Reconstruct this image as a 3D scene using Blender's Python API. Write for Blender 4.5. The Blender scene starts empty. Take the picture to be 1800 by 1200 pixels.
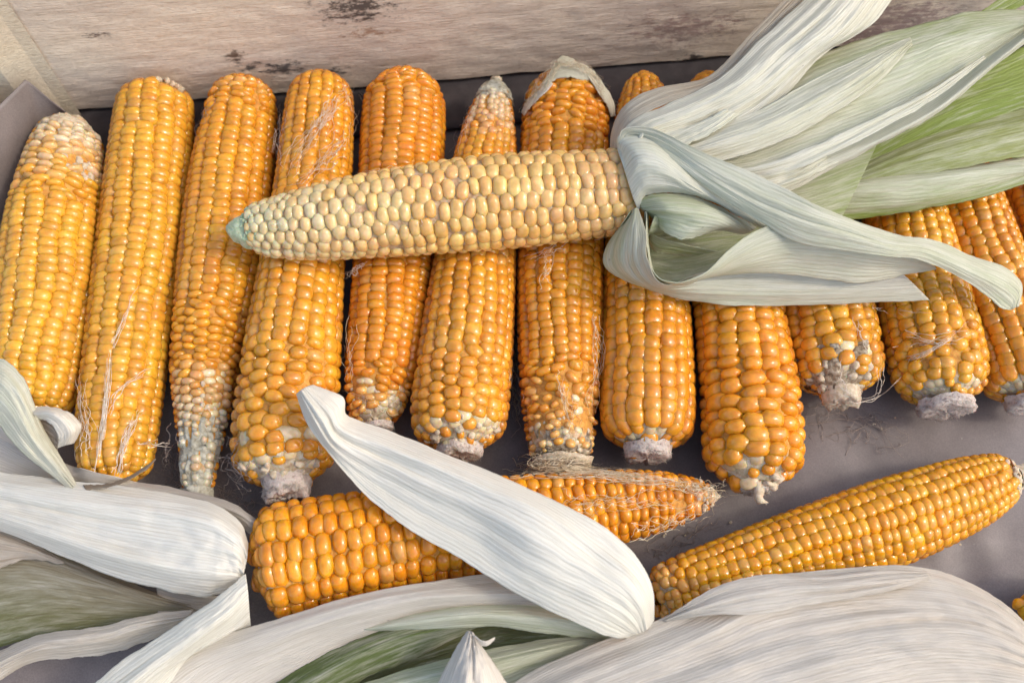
import bpy, math, random
import numpy as np
from mathutils import Vector, Matrix, noise

random.seed(7)
rng = np.random.default_rng(7)
S = bpy.context.scene
COL = S.collection
R = math.radians

# ------------------------------------------------------------------ camera
W, H, F = 1800.0, 1200.0, 1770.0          # photograph size and focal length in its pixels
DIST = 0.506
TILT = R(23.4)
cam_d = bpy.data.cameras.new('camera')
cam = bpy.data.objects.new('camera', cam_d)
COL.objects.link(cam)
cam_d.sensor_width = 36.0
cam_d.lens = 36.0 * F / W
cam_d.clip_start = 0.01
cam_d.clip_end = 50
cam.location = (0, -DIST * math.sin(TILT), DIST * math.cos(TILT))
cam.rotation_euler = (TILT, 0, 0)
cam_d.dof.use_dof = True
cam_d.dof.focus_distance = 0.452
cam_d.dof.aperture_fstop = 9.0
S.camera = cam
CAM = np.array(cam.location)
CR = np.array(Matrix.Rotation(TILT, 3, 'X'))

# ------------------------------------------------------------------ light
SUN_EL, SUN_AZ = R(47), R(98)             # azimuth measured from +Y (the back of the crate) towards +X
w = bpy.data.worlds.new('World')
S.world = w
w.use_nodes = True
nt = w.node_tree
sky = nt.nodes.new('ShaderNodeTexSky')
sky.sky_type = 'NISHITA'
sky.sun_disc = False
sky.sun_elevation = SUN_EL
sky.sun_rotation = SUN_AZ
sky.air_density = 1.0
sky.dust_density = 3.0
sky.ozone_density = 1.0
bg = nt.nodes['Background']
bg.inputs['Strength'].default_value = 0.15
nt.links.new(sky.outputs['Color'], bg.inputs['Color'])
sd = bpy.data.lights.new('sun', 'SUN')
sd.energy = 0.5
sd.angle = R(6.5)
sd.color = (1.0, 0.95, 0.88)
sun = bpy.data.objects.new('sun', sd)
COL.objects.link(sun)
sdir = Vector((math.sin(SUN_AZ) * math.cos(SUN_EL), math.cos(SUN_AZ) * math.cos(SUN_EL), math.sin(SUN_EL)))
sun.rotation_euler = sdir.to_track_quat('Z', 'Y').to_euler()
S.view_settings.view_transform = 'Standard'
S.view_settings.look = 'None'
S.view_settings.gamma = 1
S.view_settings.exposure = 1.0
S.cycles.max_bounces = 6
S.cycles.use_denoising = True

# ------------------------------------------------------------------ helpers
def ray(px, py):
    v = np.stack([(np.asarray(px, float) - W / 2) / F, (H / 2 - np.asarray(py, float)) / F, -np.ones_like(np.asarray(px, float))], -1)
    return v @ CR.T

def at(px, py, z):
    """the point of the crate, at height z (m), that is seen at pixel px, py of the photograph"""
    d = ray(px, py)
    t = (np.asarray(z, float) - CAM[2]) / d[..., 2]
    return CAM + d * t[..., None]

def depth(p):
    return ((p - CAM) @ CR)[..., 2] * -1

def project(p):
    q = (np.asarray(p) - CAM) @ CR
    return W / 2 + F * q[..., 0] / -q[..., 2], H / 2 - F * q[..., 1] / -q[..., 2]

def catmull(P, n):
    """P (k, ...) control values -> (n, ...) samples, uniform in index"""
    P = np.asarray(P, float)
    k = len(P)
    if k == 1: return np.repeat(P, n, 0)
    E = np.concatenate([[2 * P[0] - P[1]], P, [2 * P[-1] - P[-2]]])
    t = np.linspace(0, k - 1, n)
    i = np.minimum(t.astype(int), k - 2)
    f = (t - i).reshape((-1,) + (1,) * (P.ndim - 1))
    a, b, c, d = E[i], E[i + 1], E[i + 2], E[i + 3]
    return 0.5 * ((2 * b) + (c - a) * f + (2 * a - 5 * b + 4 * c - d) * f ** 2 + (3 * b - a - 3 * c + d) * f ** 3)

def catmull_at(P, t):
    P = np.asarray(P, float)
    k = len(P)
    E = np.concatenate([[2 * P[0] - P[1]], P, [2 * P[-1] - P[-2]]])
    t = np.clip(t, 0, k - 1)
    i = np.minimum(t.astype(int), k - 2)
    f = (t - i)
    if P.ndim > 1: f = f[:, None]
    a, b, c, d = E[i], E[i + 1], E[i + 2], E[i + 3]
    return 0.5 * ((2 * b) + (c - a) * f + (2 * a - 5 * b + 4 * c - d) * f ** 2 + (3 * b - a - 3 * c + d) * f ** 3)

def mesh(name, V, Fc, mat, smooth=True):
    me = bpy.data.meshes.new(name)
    me.from_pydata([tuple(v) for v in np.asarray(V).tolist()], [], Fc)
    if smooth: me.shade_smooth()
    me.materials.append(mat)
    return me

def link(name, me, parent=None, origin=None):
    o = bpy.data.objects.new(name, me)
    COL.objects.link(o)
    if parent is not None: o.parent = parent
    return o

def tag(o, label=None, cat=None, group=None, kind=None):
    if label: o['label'] = label
    if cat: o['category'] = cat
    if group: o['group'] = group
    if kind: o['kind'] = kind
    return o

class Thing:
    def __init__(s, name, loc, label, cat, group=None):
        s.o = bpy.data.objects.new(name, None)
        s.o.empty_display_size = 0.01
        COL.objects.link(s.o)
        s.loc = np.asarray(loc, float)
        s.o.location = s.loc
        tag(s.o, label, cat, group)
    def part(s, name, V, Fc, mat, smooth=True, kind=None, label=None):
        o = link(name, mesh(name, np.asarray(V) - s.loc, Fc, mat, smooth), s.o)
        tag(o, label, None, None, kind)
        return o

def fbm(p, o=3):
    return noise.fractal(Vector(p), 1.0, 2.0, o)

# ------------------------------------------------------------------ materials
def new_mat(name):
    m = bpy.data.materials.new(name)
    m.use_nodes = True
    return m, m.node_tree, m.node_tree.nodes['Principled BSDF']

def N(nt, typ, **kw):
    n = nt.nodes.new(typ)
    for k, v in kw.items():
        if k in n.inputs: n.inputs[k].default_value = v
        else: setattr(n, k, v)
    return n

def ramp(nt, fac, stops):
    r = nt.nodes.new('ShaderNodeValToRGB')
    while len(r.color_ramp.elements) < len(stops): r.color_ramp.elements.new(0.5)
    for e, (p, c) in zip(r.color_ramp.elements, stops):
        e.position = p
        e.color = (*c, 1) if len(c) == 3 else c
    nt.links.new(fac, r.inputs[0])
    return r.outputs[0]

def mixc(nt, fac, a, b, mode='MIX'):
    m = nt.nodes.new('ShaderNodeMix')
    m.data_type = 'RGBA'
    m.blend_type = mode
    for s, v in ((m.inputs[0], fac), (m.inputs[6], a), (m.inputs[7], b)):
        if hasattr(v, 'links'): nt.links.new(v, s)
        elif isinstance(v, (int, float)): s.default_value = v
        else: s.default_value = (*v, 1)
    return m.outputs[2]

def kernel_material():
    m, t, b = new_mat('kernel_skin')
    oi = t.nodes.new('ShaderNodeObjectInfo')
    tc = t.nodes.new('ShaderNodeTexCoord')
    n = N(t, 'ShaderNodeTexNoise', Scale=260.0, Detail=3.0)
    geo = t.nodes.new('ShaderNodeNewGeometry')
    t.links.new(geo.outputs['Position'], n.inputs['Vector'])
    c = mixc(t, 1.0, oi.outputs['Color'], ramp(t, n.outputs[0], [(0.3, (0.82, 0.76, 0.66)), (0.7, (1.12, 1.12, 1.15))]), 'MULTIPLY')
    t.links.new(c, b.inputs['Base Color'])
    b.inputs['Subsurface Weight'].default_value = 0.7
    b.inputs['Subsurface Radius'].default_value = (1.0, 0.42, 0.12)
    b.inputs['Subsurface Scale'].default_value = 0.0034
    rn = N(t, 'ShaderNodeTexNoise', Scale=500.0, Detail=2.0)
    t.links.new(geo.outputs['Position'], rn.inputs['Vector'])
    mr = N(t, 'ShaderNodeMapRange')
    mr.inputs[3].default_value = 0.07
    mr.inputs[4].default_value = 0.19
    t.links.new(rn.outputs[0], mr.inputs[0])
    t.links.new(mr.outputs[0], b.inputs['Roughness'])
    b.inputs['Specular IOR Level'].default_value = 0.6
    bp = N(t, 'ShaderNodeBump', Strength=0.10, Distance=0.0004)
    t.links.new(n.outputs[0], bp.inputs['Height'])
    t.links.new(bp.outputs[0], b.inputs['Normal'])
    return m

def rough_material(name, cols, scale, rough=0.85, bump=0.6, dist=0.0006, sss=0.0):
    m, t, b = new_mat(name)
    geo = t.nodes.new('ShaderNodeNewGeometry')
    n = N(t, 'ShaderNodeTexNoise', Scale=scale, Detail=5.0, Roughness=0.65)
    t.links.new(geo.outputs['Position'], n.inputs['Vector'])
    t.links.new(ramp(t, n.outputs[0], cols), b.inputs['Base Color'])
    b.inputs['Roughness'].default_value = rough
    b.inputs['Subsurface Weight'].default_value = sss
    b.inputs['Subsurface Scale'].default_value = 0.002
    bp = N(t, 'ShaderNodeBump', Strength=bump, Distance=dist)
    t.links.new(n.outputs[0], bp.inputs['Height'])
    t.links.new(bp.outputs[0], b.inputs['Normal'])
    return m

def husk_material(name, base, green, tan, gloss=0.5):
    """base / tinted colour by the painted pigment attribute 'tint' (green) and 'age' (tan)"""
    m, t, b = new_mat(name)
    uv = t.nodes.new('ShaderNodeUVMap')
    mp = N(t, 'ShaderNodeMapping')
    mp.inputs['Scale'].default_value = (0.22, 14.0, 1.0)
    t.links.new(uv.outputs[0], mp.inputs[0])
    n1 = N(t, 'ShaderNodeTexNoise', Scale=1.0, Detail=4.0, Roughness=0.6)
    t.links.new(mp.outputs[0], n1.inputs['Vector'])
    mp2 = N(t, 'ShaderNodeMapping')
    mp2.inputs['Scale'].default_value = (0.35, 2.6, 1.0)
    t.links.new(uv.outputs[0], mp2.inputs[0])
    n2 = N(t, 'ShaderNodeTexNoise', Scale=1.0, Detail=5.0, Roughness=0.7)
    t.links.new(mp2.outputs[0], n2.inputs['Vector'])
    mp3 = N(t, 'ShaderNodeMapping')
    mp3.inputs['Scale'].default_value = (0.8, 45.0, 1.0)
    t.links.new(uv.outputs[0], mp3.inputs[0])
    n3 = N(t, 'ShaderNodeTexNoise', Scale=1.0, Detail=2.0)
    t.links.new(mp3.outputs[0], n3.inputs['Vector'])
    at_ = N(t, 'ShaderNodeAttribute', attribute_name='tint')
    sep = t.nodes.new('ShaderNodeSeparateColor')
    t.links.new(at_.outputs['Color'], sep.inputs[0])
    def addn(x, nz, k):
        a = N(t, 'ShaderNodeMath', operation='SUBTRACT'); t.links.new(nz, a.inputs[0]); a.inputs[1].default_value = 0.5
        mu = N(t, 'ShaderNodeMath', operation='MULTIPLY'); t.links.new(a.outputs[0], mu.inputs[0]); mu.inputs[1].default_value = k
        # noise counts only where there is some pigment
        m2 = N(t, 'ShaderNodeMath', operation='MULTIPLY_ADD', use_clamp=True)
        t.links.new(mu.outputs[0], m2.inputs[0]); t.links.new(x, m2.inputs[1]); t.links.new(x, m2.inputs[2])
        return m2.outputs[0]
    g = addn(sep.outputs[0], n2.outputs[0], 2.4)
    a = addn(sep.outputs[1], n2.outputs[0], 3.0)
    c = mixc(t, g, base, green)
    c = mixc(t, a, c, tan)
    c = mixc(t, 1.0, c, ramp(t, n1.outputs[0], [(0.28, (0.82, 0.78, 0.72)), (0.46, (1, 1, 1)), (0.75, (1.04, 1.04, 1.04))]), 'MULTIPLY')
    c = mixc(t, 1.0, c, ramp(t, n3.outputs[0], [(0.3, (0.90, 0.88, 0.85)), (0.5, (1.0, 1.0, 1.0))]), 'MULTIPLY')
    wv0 = N(t, 'ShaderNodeTexWave', wave_type='BANDS', bands_direction='Y', Scale=1.7, Distortion=4.5, Detail=2.0)
    wv0.inputs['Detail Scale'].default_value = 0.5
    t.links.new(uv.outputs[0], wv0.inputs['Vector'])
    c = mixc(t, 1.0, c, ramp(t, wv0.outputs['Fac'], [(0.0, (0.92, 0.905, 0.87)), (0.35, (1, 1, 1))]), 'MULTIPLY')
    # small dark specks
    v = N(t, 'ShaderNodeTexVoronoi', Scale=0.42)
    t.links.new(uv.outputs[0], v.inputs['Vector'])
    c = mixc(t, ramp(t, v.outputs['Distance'], [(0.0, (0.8, 0.8, 0.8)), (0.035, (0, 0, 0))]), c, (0.16, 0.11, 0.07))
    t.links.new(c, b.inputs['Base Color'])
    b.inputs['Roughness'].default_value = gloss
    b.inputs['Specular IOR Level'].default_value = 0.4
    add = N(t, 'ShaderNodeMath', operation='ADD')
    t.links.new(n1.outputs[0], add.inputs[0]); t.links.new(n3.outputs[0], add.inputs[1])
    wv = N(t, 'ShaderNodeTexWave', wave_type='BANDS', bands_direction='Y', Scale=1.7, Distortion=4.5, Detail=2.0)
    wv.inputs['Detail Scale'].default_value = 0.5
    t.links.new(uv.outputs[0], wv.inputs['Vector'])
    ad2 = N(t, 'ShaderNodeMath', operation='MULTIPLY_ADD'); ad2.inputs[1].default_value = 0.38
    t.links.new(wv.outputs['Fac'], ad2.inputs[0]); t.links.new(add.outputs[0], ad2.inputs[2])
    bp = N(t, 'ShaderNodeBump', Strength=0.65, Distance=0.0006)
    t.links.new(ad2.outputs[0], bp.inputs['Height'])
    t.links.new(bp.outputs[0], b.inputs['Normal'])
    tr = t.nodes.new('ShaderNodeBsdfTranslucent')
    t.links.new(c, tr.inputs['Color'])
    t.links.new(bp.outputs[0], tr.inputs['Normal'])
    mx = N(t, 'ShaderNodeMixShader')
    mx.inputs[0].default_value = 0.27
    t.links.new(b.outputs[0], mx.inputs[1]); t.links.new(tr.outputs[0], mx.inputs[2])
    t.links.new(mx.outputs[0], t.nodes['Material Output'].inputs['Surface'])
    return m

def wood_material(name, c0, c1, stains=(), seed=0.0):
    m, t, b = new_mat(name)
    tc = t.nodes.new('ShaderNodeTexCoord')
    def nz(sc, scale, det=5.0, rough=0.65, off=0.0):
        mp = N(t, 'ShaderNodeMapping'); mp.inputs['Scale'].default_value = sc
        mp.inputs['Location'].default_value = (seed + off, seed * 2, off)
        t.links.new(tc.outputs['Object'], mp.inputs[0])
        n = N(t, 'ShaderNodeTexNoise', Scale=scale, Detail=det, Roughness=rough)
        t.links.new(mp.outputs[0], n.inputs['Vector'])
        return n.outputs[0]
    g = nz((1, 6, 9), 14.0)
    f = nz((1, 1.3, 1.6), 300.0, 5.0, 0.75)
    big = nz((1, 1.5, 2), 9.0, 3.0, 0.5, 3.3)
    fib = nz((1, 12, 14), 90.0, 3.0, 0.6, 7.0)
    c = mixc(t, g, c0, c1)
    c = mixc(t, 1.0, c, ramp(t, f, [(0.30, (0.84, 0.81, 0.78)), (0.5, (1, 1, 1)), (0.72, (1.08, 1.08, 1.08))]), 'MULTIPLY')
    c = mixc(t, 1.0, c, ramp(t, big, [(0.3, (0.84, 0.80, 0.80)), (0.65, (1.06, 1.04, 1.0))]), 'MULTIPLY')
    c = mixc(t, 1.0, c, ramp(t, fib, [(0.26, (0.84, 0.81, 0.78)), (0.38, (1, 1, 1))]), 'MULTIPLY')
    geo = t.nodes.new('ShaderNodeNewGeometry')
    sn = N(t, 'ShaderNodeTexNoise', Scale=230.0, Detail=6.0, Roughness=0.75)
    mps = N(t, 'ShaderNodeMapping'); mps.inputs['Scale'].default_value = (0.6, 1, 1.3)
    t.links.new(tc.outputs['Object'], mps.inputs[0]); t.links.new(mps.outputs[0], sn.inputs['Vector'])
    for (pos, rad, col, sx) in stains:
        mp = N(t, 'ShaderNodeMapping')
        mp.inputs['Location'].default_value = tuple(-p for p in pos)
        t.links.new(tc.outputs['Object'], mp.inputs[0])
        m2 = N(t, 'ShaderNodeMapping'); m2.inputs['Scale'].default_value = (1 / (rad * sx), 1 / rad, 1 / rad)
        t.links.new(mp.outputs[0], m2.inputs[0])
        ln = N(t, 'ShaderNodeVectorMath', operation='LENGTH')
        t.links.new(m2.outputs[0], ln.inputs[0])
        s0 = N(t, 'ShaderNodeMath', operation='MULTIPLY_ADD'); s0.inputs[1].default_value = 2.6; s0.inputs[2].default_value = -0.8
        t.links.new(sn.outputs[0], s0.inputs[0])
        s = N(t, 'ShaderNodeMath', operation='MULTIPLY_ADD'); s.inputs[1].default_value = -0.42
        t.links.new(ln.outputs['Value'], s.inputs[0]); t.links.new(s0.outputs[0], s.inputs[2])
        c = mixc(t, ramp(t, s.outputs[0], [(0.08, (0, 0, 0)), (0.40, (0.9, 0.9, 0.9))]), c, col)
    t.links.new(c, b.inputs['Base Color'])
    b.inputs['Roughness'].default_value = 0.8
    b.inputs['Specular IOR Level'].default_value = 0.25
    ad = N(t, 'ShaderNodeMath', operation='ADD')
    t.links.new(f, ad.inputs[0]); t.links.new(fib, ad.inputs[1])
    bp = N(t, 'ShaderNodeBump', Strength=0.8, Distance=0.0009)
    t.links.new(ad.outputs[0], bp.inputs['Height'])
    t.links.new(bp.outputs[0], b.inputs['Normal'])
    return m

M_kernel = kernel_material()
M_core = rough_material('cob_chaff', [(0.3, (0.6, 0.55, 0.5)), (0.5, (1, 1, 1)), (0.74, (1.2, 1.5, 2.2))], 420.0, bump=.8, dist=.001, sss=0.5)
_t = M_core.node_tree
_oi = _t.nodes.new('ShaderNodeObjectInfo')
_l = _t.nodes['Principled BSDF'].inputs['Base Color'].links[0].from_socket
_pa = N(_t, 'ShaderNodeAttribute', attribute_name='pigment')
_t.links.new(mixc(_t, 1.0, mixc(_t, 1.0, _oi.outputs['Color'], _pa.outputs['Color'], 'MULTIPLY'), _l, 'MULTIPLY'), _t.nodes['Principled BSDF'].inputs['Base Color'])
M_pith = rough_material('broken_pith', [(0.28, (0.20, 0.13, 0.09)), (0.44, (0.52, 0.42, 0.34)), (0.72, (0.68, 0.59, 0.50))], 700.0, bump=1.0, dist=0.001, sss=.15)
M_tipgreen = rough_material('green_tip', [(0.3, (0.36, 0.42, 0.22)), (0.7, (0.62, 0.66, 0.43))], 500.0, bump=1.0, dist=.001, sss=.3)
M_chaff = rough_material('white_chaff', [(0.3, (0.42, 0.30, 0.17)), (0.6, (0.62, 0.52, 0.37))], 500.0, sss=0.2)
M_husky = rough_material('dark_chaff', [(0.3, (.12, .07, .035)), (.5, (.34, .25, .15)), (.7, (.60, .51, .37))], 420.0, bump=1.0, dist=.0012)
M_mould = rough_material('mould_grey_pith', [(0.3, (.22, .19, .12)), (.48, (.42, .39, .29)), (.7, (.60, .57, .45))], 330.0, bump=1.0, dist=.0016)
M_silk = rough_material('dry_silk', [(0.35, (0.52, 0.36, 0.18)), (0.6, (0.80, 0.68, 0.46))], 300.0, rough=0.45, bump=0.0)
M_silkpale = rough_material('pale_silk', [(0.35, (0.60, 0.46, 0.32)), (0.6, (0.80, 0.70, 0.55))], 300.0, rough=0.45, bump=0.0)
M_silkdark = rough_material('faded_silk', [(0.35, (0.20, 0.15, 0.12)), (0.6, (0.34, 0.27, 0.22))], 300.0, rough=0.6, bump=0.0)
M_husk = husk_material('pale_husk', (0.93, 0.89, 0.765), (0.30, 0.38, 0.08), (0.50, 0.38, 0.26))
M_huskdry = husk_material('dry_husk', (0.86, 0.79, 0.67), (0.15, 0.19, 0.055), (0.34, 0.25, 0.16), 0.6)

def paper_material():
    m, t, b = new_mat('kraft_paper')
    geo = t.nodes.new('ShaderNodeNewGeometry')
    n = N(t, 'ShaderNodeTexNoise', Scale=60.0, Detail=6.0, Roughness=0.6)
    t.links.new(geo.outputs['Position'], n.inputs['Vector'])
    f = N(t, 'ShaderNodeTexNoise', Scale=1400.0, Detail=3.0, Roughness=0.7)
    t.links.new(geo.outputs['Position'], f.inputs['Vector'])
    c = ramp(t, n.outputs[0], [(0.3, (0.150, 0.125, 0.112)), (0.7, (0.205, 0.172, 0.155))])
    c = mixc(t, 1.0, c, ramp(t, f.outputs[0], [(0.3, (0.8, 0.8, 0.8)), (0.7, (1.15, 1.15, 1.15))]), 'MULTIPLY')
    v = N(t, 'ShaderNodeTexVoronoi', Scale=70.0)
    t.links.new(geo.outputs['Position'], v.inputs['Vector'])
    c = mixc(t, ramp(t, v.outputs['Distance'], [(0.0, (1, 1, 1)), (0.045, (0, 0, 0))]), c, (0.3, 0.27, 0.24))
    t.links.new(c, b.inputs['Base Color'])
    b.inputs['Roughness'].default_value = 0.55
    b.inputs['Specular IOR Level'].default_value = 0.5
    bp = N(t, 'ShaderNodeBump', Strength=0.35, Distance=0.0008)
    t.links.new(n.outputs[0], bp.inputs['Height'])
    t.links.new(bp.outputs[0], b.inputs['Normal'])
    return m
M_paper = paper_material()

# ------------------------------------------------------------------ the ground and the crate
gm, gt, gb = new_mat('ground_concrete')
gn = N(gt, 'ShaderNodeTexNoise', Scale=12.0, Detail=8.0)
gt.links.new(ramp(gt, gn.outputs[0], [(0.3, (0.16, 0.15, 0.14)), (0.7, (0.26, 0.25, 0.24))]), gb.inputs['Base Color'])
gb.inputs['Roughness'].default_value = 0.9
g = link('ground', mesh('ground', [(-6, -6, -0.03), (6, -6, -0.03), (6, 6, -0.03), (-6, 6, -0.03)], [(0, 1, 2, 3)], gm, False))
tag(g, kind='structure')

def box_grid(L, T, Hh, mat, name, parent, origin, nx=60, nz=14, rough=0.0006, seed=0):
    """a sawn board: local x along, y thickness (front face y=0, back y=T), z up; uneven front face and edges"""
    V, Fc = [], []
    def grid(pts, a, b_, flip=False):
        k = len(V)
        V.extend(pts)
        for i in range(a - 1):
            for j in range(b_ - 1):
                q = [k + i * b_ + j, k + (i + 1) * b_ + j, k + (i + 1) * b_ + j + 1, k + i * b_ + j + 1]
                Fc.append(q[::-1] if flip else q)
    xs = np.linspace(0, L, nx); zs = np.linspace(0, Hh, nz)
    def edge(x, z, y):
        e = rough * 1.6 * noise.noise(Vector((x * 45, seed, z * 3)))
        zz = z + (e if z < Hh * .05 else 0)
        r = rough * noise.noise(Vector((x * 70, seed + 9, z * 160))) + rough * 2 * noise.noise(Vector((x * 8, seed + 3, z * 14)))
        return (x, y + (r if y < T / 2 else 0), zz)
    grid([edge(x, z, 0) for x in xs for z in zs], nx, nz, False)
    grid([edge(x, z, T) for x in xs for z in zs], nx, nz, True)
    def ring(z):
        return [(edge(x, z, y)) for x in xs for y in (0, T)]
    grid(ring(0), nx, 2, True)
    grid(ring(Hh), nx, 2, False)
    for x, fl in ((0, True), (L, False)):
        grid([edge(x, z, y) for z in zs for y in (T, 0)], nz, 2, fl)
    o = link(name, mesh(name, V, Fc, mat, False), parent)
    o.location = origin
    return o

PL = at(140, 193, 0.008); PR = at(1280, 98, 0.008)
bd = (PR - PL) / np.linalg.norm(PR - PL)
bn = np.array([-bd[1], bd[0], 0])
ang = math.atan2(bd[1], bd[0])
crate = Thing('wooden_crate', at(900, 1100, 0) * [1, 1, 0] + [0, 0, -0.03], 'open crate of pale rough sawn boards holding the corn, with dark mould spots', 'crate')
# stains are given in the board's own coordinates
def on_board(px, py):
    d = ray(px, py)
    t = ((PL - CAM) @ bn) / (d @ bn)
    p = CAM + d * t
    return p
b_org = PL - bd * 0.012
def bl(px, py):
    p = on_board(px, py) - b_org
    return (p @ bd, 0.0, p[2])
st = [(bl(625, 14), 0.011, (0.055, 0.038, 0.03), 1.7), (bl(412, 100), 0.0045, (0.10, 0.06, 0.035), 1.3),
      (bl(500, 122), 0.0055, (0.07, 0.062, 0.055), 2.0), (bl(585, 128), 0.004, (0.07, 0.07, 0.065), 2.2), (bl(440, 120), 0.004, (0.06, 0.06, 0.055), 2.0),
      (bl(1216, 102), 0.004, (0.04, 0.03, 0.025), 1.6), (bl(1510, 62), 0.009, (0.10, 0.05, 0.04), 2.4), (bl(1560, 40), 0.02, (0.40, 0.28, 0.24), 2.0),
      (bl(170, 64), 0.0022, (0.10, 0.06, 0.04), 3.0), (bl(650, 60), 0.0035, (0.34, 0.2, 0.12), 3.5), (bl(1200, 50), 0.012, (0.38, 0.26, 0.21), 2.6)]
M_wood = wood_material('sawn_wood', (0.71, 0.595, 0.455), (0.78, 0.675, 0.535), st)
M_wood2 = wood_material('yellow_wood', (0.62, 0.53, 0.37), (0.72, 0.65, 0.50), (), 4.0)
bb = box_grid(0.72, 0.014, 0.13, M_wood, 'back_board', crate.o, tuple(b_org - crate.loc), nx=220, nz=44)
bb.rotation_euler = (0, 0, ang)
# second slat behind and below, seen only in the gap
bb2 = box_grid(0.75, 0.012, 0.05, M_wood, 'back_slat', crate.o, tuple(PL - bd * 0.03 + bn * 0.028 - [0, 0, PL[2] + 0.012] - crate.loc), nx=60, nz=6, seed=5)
bb2.rotation_euler = (0, 0, ang)
# corner post: a triangular prism with a planed narrow face
def prism(pts, z0, z1, parent, name, mat):
    n = len(pts)
    V = [(p[0], p[1], z0) for p in pts] + [(p[0], p[1], z1) for p in pts]
    Fc = [(i, (i + 1) % n, n + (i + 1) % n, n + i) for i in range(n)] + [tuple(range(n))[::-1], tuple(range(n, 2 * n))]
    return parent.part(name, V, Fc, mat, False)
A = at(141, 197, 0.006); Mid = at(119, 204, 0.006); B = at(74, 226, 0.006)
back = bn * 0.0005
cps = [A - bn * 0.0006, A + bn * 0.0, A - bd * 0.05 , B - bd * 0.012 + bn * .012, B, Mid]
prism([Mid, A - bn * 0.0008, A - bd * 0.045 - bn * 0.0008, B - bd * 0.02, B][::1], -0.01, 0.14, crate, 'corner_post', M_wood2)
# left side board, inner face running towards the viewer
LB0 = B - bd * 0.024
ldir = -bn * 0.97 - bd * 0.24; ldir /= np.linalg.norm(ldir)
lb = box_grid(0.5, 0.012, 0.045, M_wood, 'side_board', crate.o, tuple(LB0 + np.array([0, 0, 0.01]) * 0 - [0, 0, LB0[2] - 0.002] - crate.loc), nx=50, nz=8, seed=2)
lb.rotation_euler = (0, 0, math.atan2(ldir[1], ldir[0]))
crate.part('bottom_board', [(x, y, z) for z in (-0.026, -0.014) for x in (-0.42, 0.46) for y in (-0.32, 0.245)],
           [(0, 1, 3, 2), (4, 6, 7, 5), (0, 4, 5, 1), (2, 3, 7, 6), (0, 2, 6, 4), (1, 5, 7, 3)], M_wood, False)

# the paper that lines the crate: rises behind the cobs
def paper_z(x, y):
    z = 0.0012 * noise.noise(Vector((x * 18, y * 18, 1))) + 0.0006 * noise.noise(Vector((x * 60, y * 60, 4)))
    # soft dents lower right
    for (cx, cy, r, h) in dents:
        d = math.hypot(x - cx, y - cy) / r
        if d < 1: z += h * (1 - d * d) ** 2
    return z
dents = []
for (px, py, r, h) in ((1640, 960, .016, .0025), (1700, 1000, .014, -.002), (1720, 950, .014, .002), (1580, 1000, .015, .002), (1440, 790, .02, .0015), (1130, 990, .012, .002), (1330, 900, .02, -.0012)):
    p = at(px, py, 0); dents.append((p[0], p[1], r, h))
yb = lambda x: (PL + bn * 0.022)[1] + (x - PL[0]) * math.tan(ang)
nx, ny = 200, 150
V, Fc = [], []
for i in range(nx):
    x = -0.36 + 0.78 * i / (nx - 1)
    for j in range(ny):
        s = j / (ny - 1)
        ytop = yb(x) - 0.001
        L = 0.30 + ytop
        a = s * (L + 0.035)
        y = -0.30 + min(a, L - 0.006)
        z = paper_z(x, y) + 0.001
        over = a - (L - 0.006)
        if over > 0:
            k = min(over / 0.012, 1)
            y += 0.006 * math.sin(k * math.pi / 2) + 0.0008 * noise.noise(Vector((x * 50, 5, over * 80)))
            z += 0.006 * (1 - math.cos(k * math.pi / 2)) + max(0, over - 0.012)
        V.append((x, y, z))
for i in range(nx - 1):
    for j in range(ny - 1):
        k = i * ny + j
        Fc.append((k, k + ny, k + ny + 1, k + 1))
liner = Thing('paper_liner', (0, 0, 0), 'dull grey brown paper sheet lining the crate under the corn', 'paper')
o = liner.part('sheet', V, Fc, M_paper)
md = o.modifiers.new('thickness', 'SOLIDIFY'); md.thickness = 0.0004; md.offset = -1
# a torn second sheet edge showing by the fourth cob
def ribbon_sheet(thing, name, rails, nu, nv, mat, wob=0.0, thick=0.0004, **kw):
    pass

def strip():  # near-black strip standing in for the shade under back board and cob tips
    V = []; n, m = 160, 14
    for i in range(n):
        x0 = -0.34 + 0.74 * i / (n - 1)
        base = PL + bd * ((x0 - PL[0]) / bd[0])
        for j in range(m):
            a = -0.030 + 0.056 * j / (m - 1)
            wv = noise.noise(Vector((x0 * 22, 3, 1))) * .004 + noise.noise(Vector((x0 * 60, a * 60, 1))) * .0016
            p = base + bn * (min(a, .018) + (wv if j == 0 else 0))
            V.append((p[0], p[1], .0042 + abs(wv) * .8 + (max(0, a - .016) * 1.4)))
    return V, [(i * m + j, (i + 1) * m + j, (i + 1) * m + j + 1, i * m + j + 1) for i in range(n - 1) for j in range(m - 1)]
M_shade = rough_material('painted_shade', [(0.3, (.028, .022, .021)), (.7, (.060, .048, .046))], 90.0, rough=.8, bump=.4, dist=.001)
o = liner.part('shade_strip', *strip(), M_shade); md = o.modifiers.new('thickness', 'SOLIDIFY'); md.thickness = .0008

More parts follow.
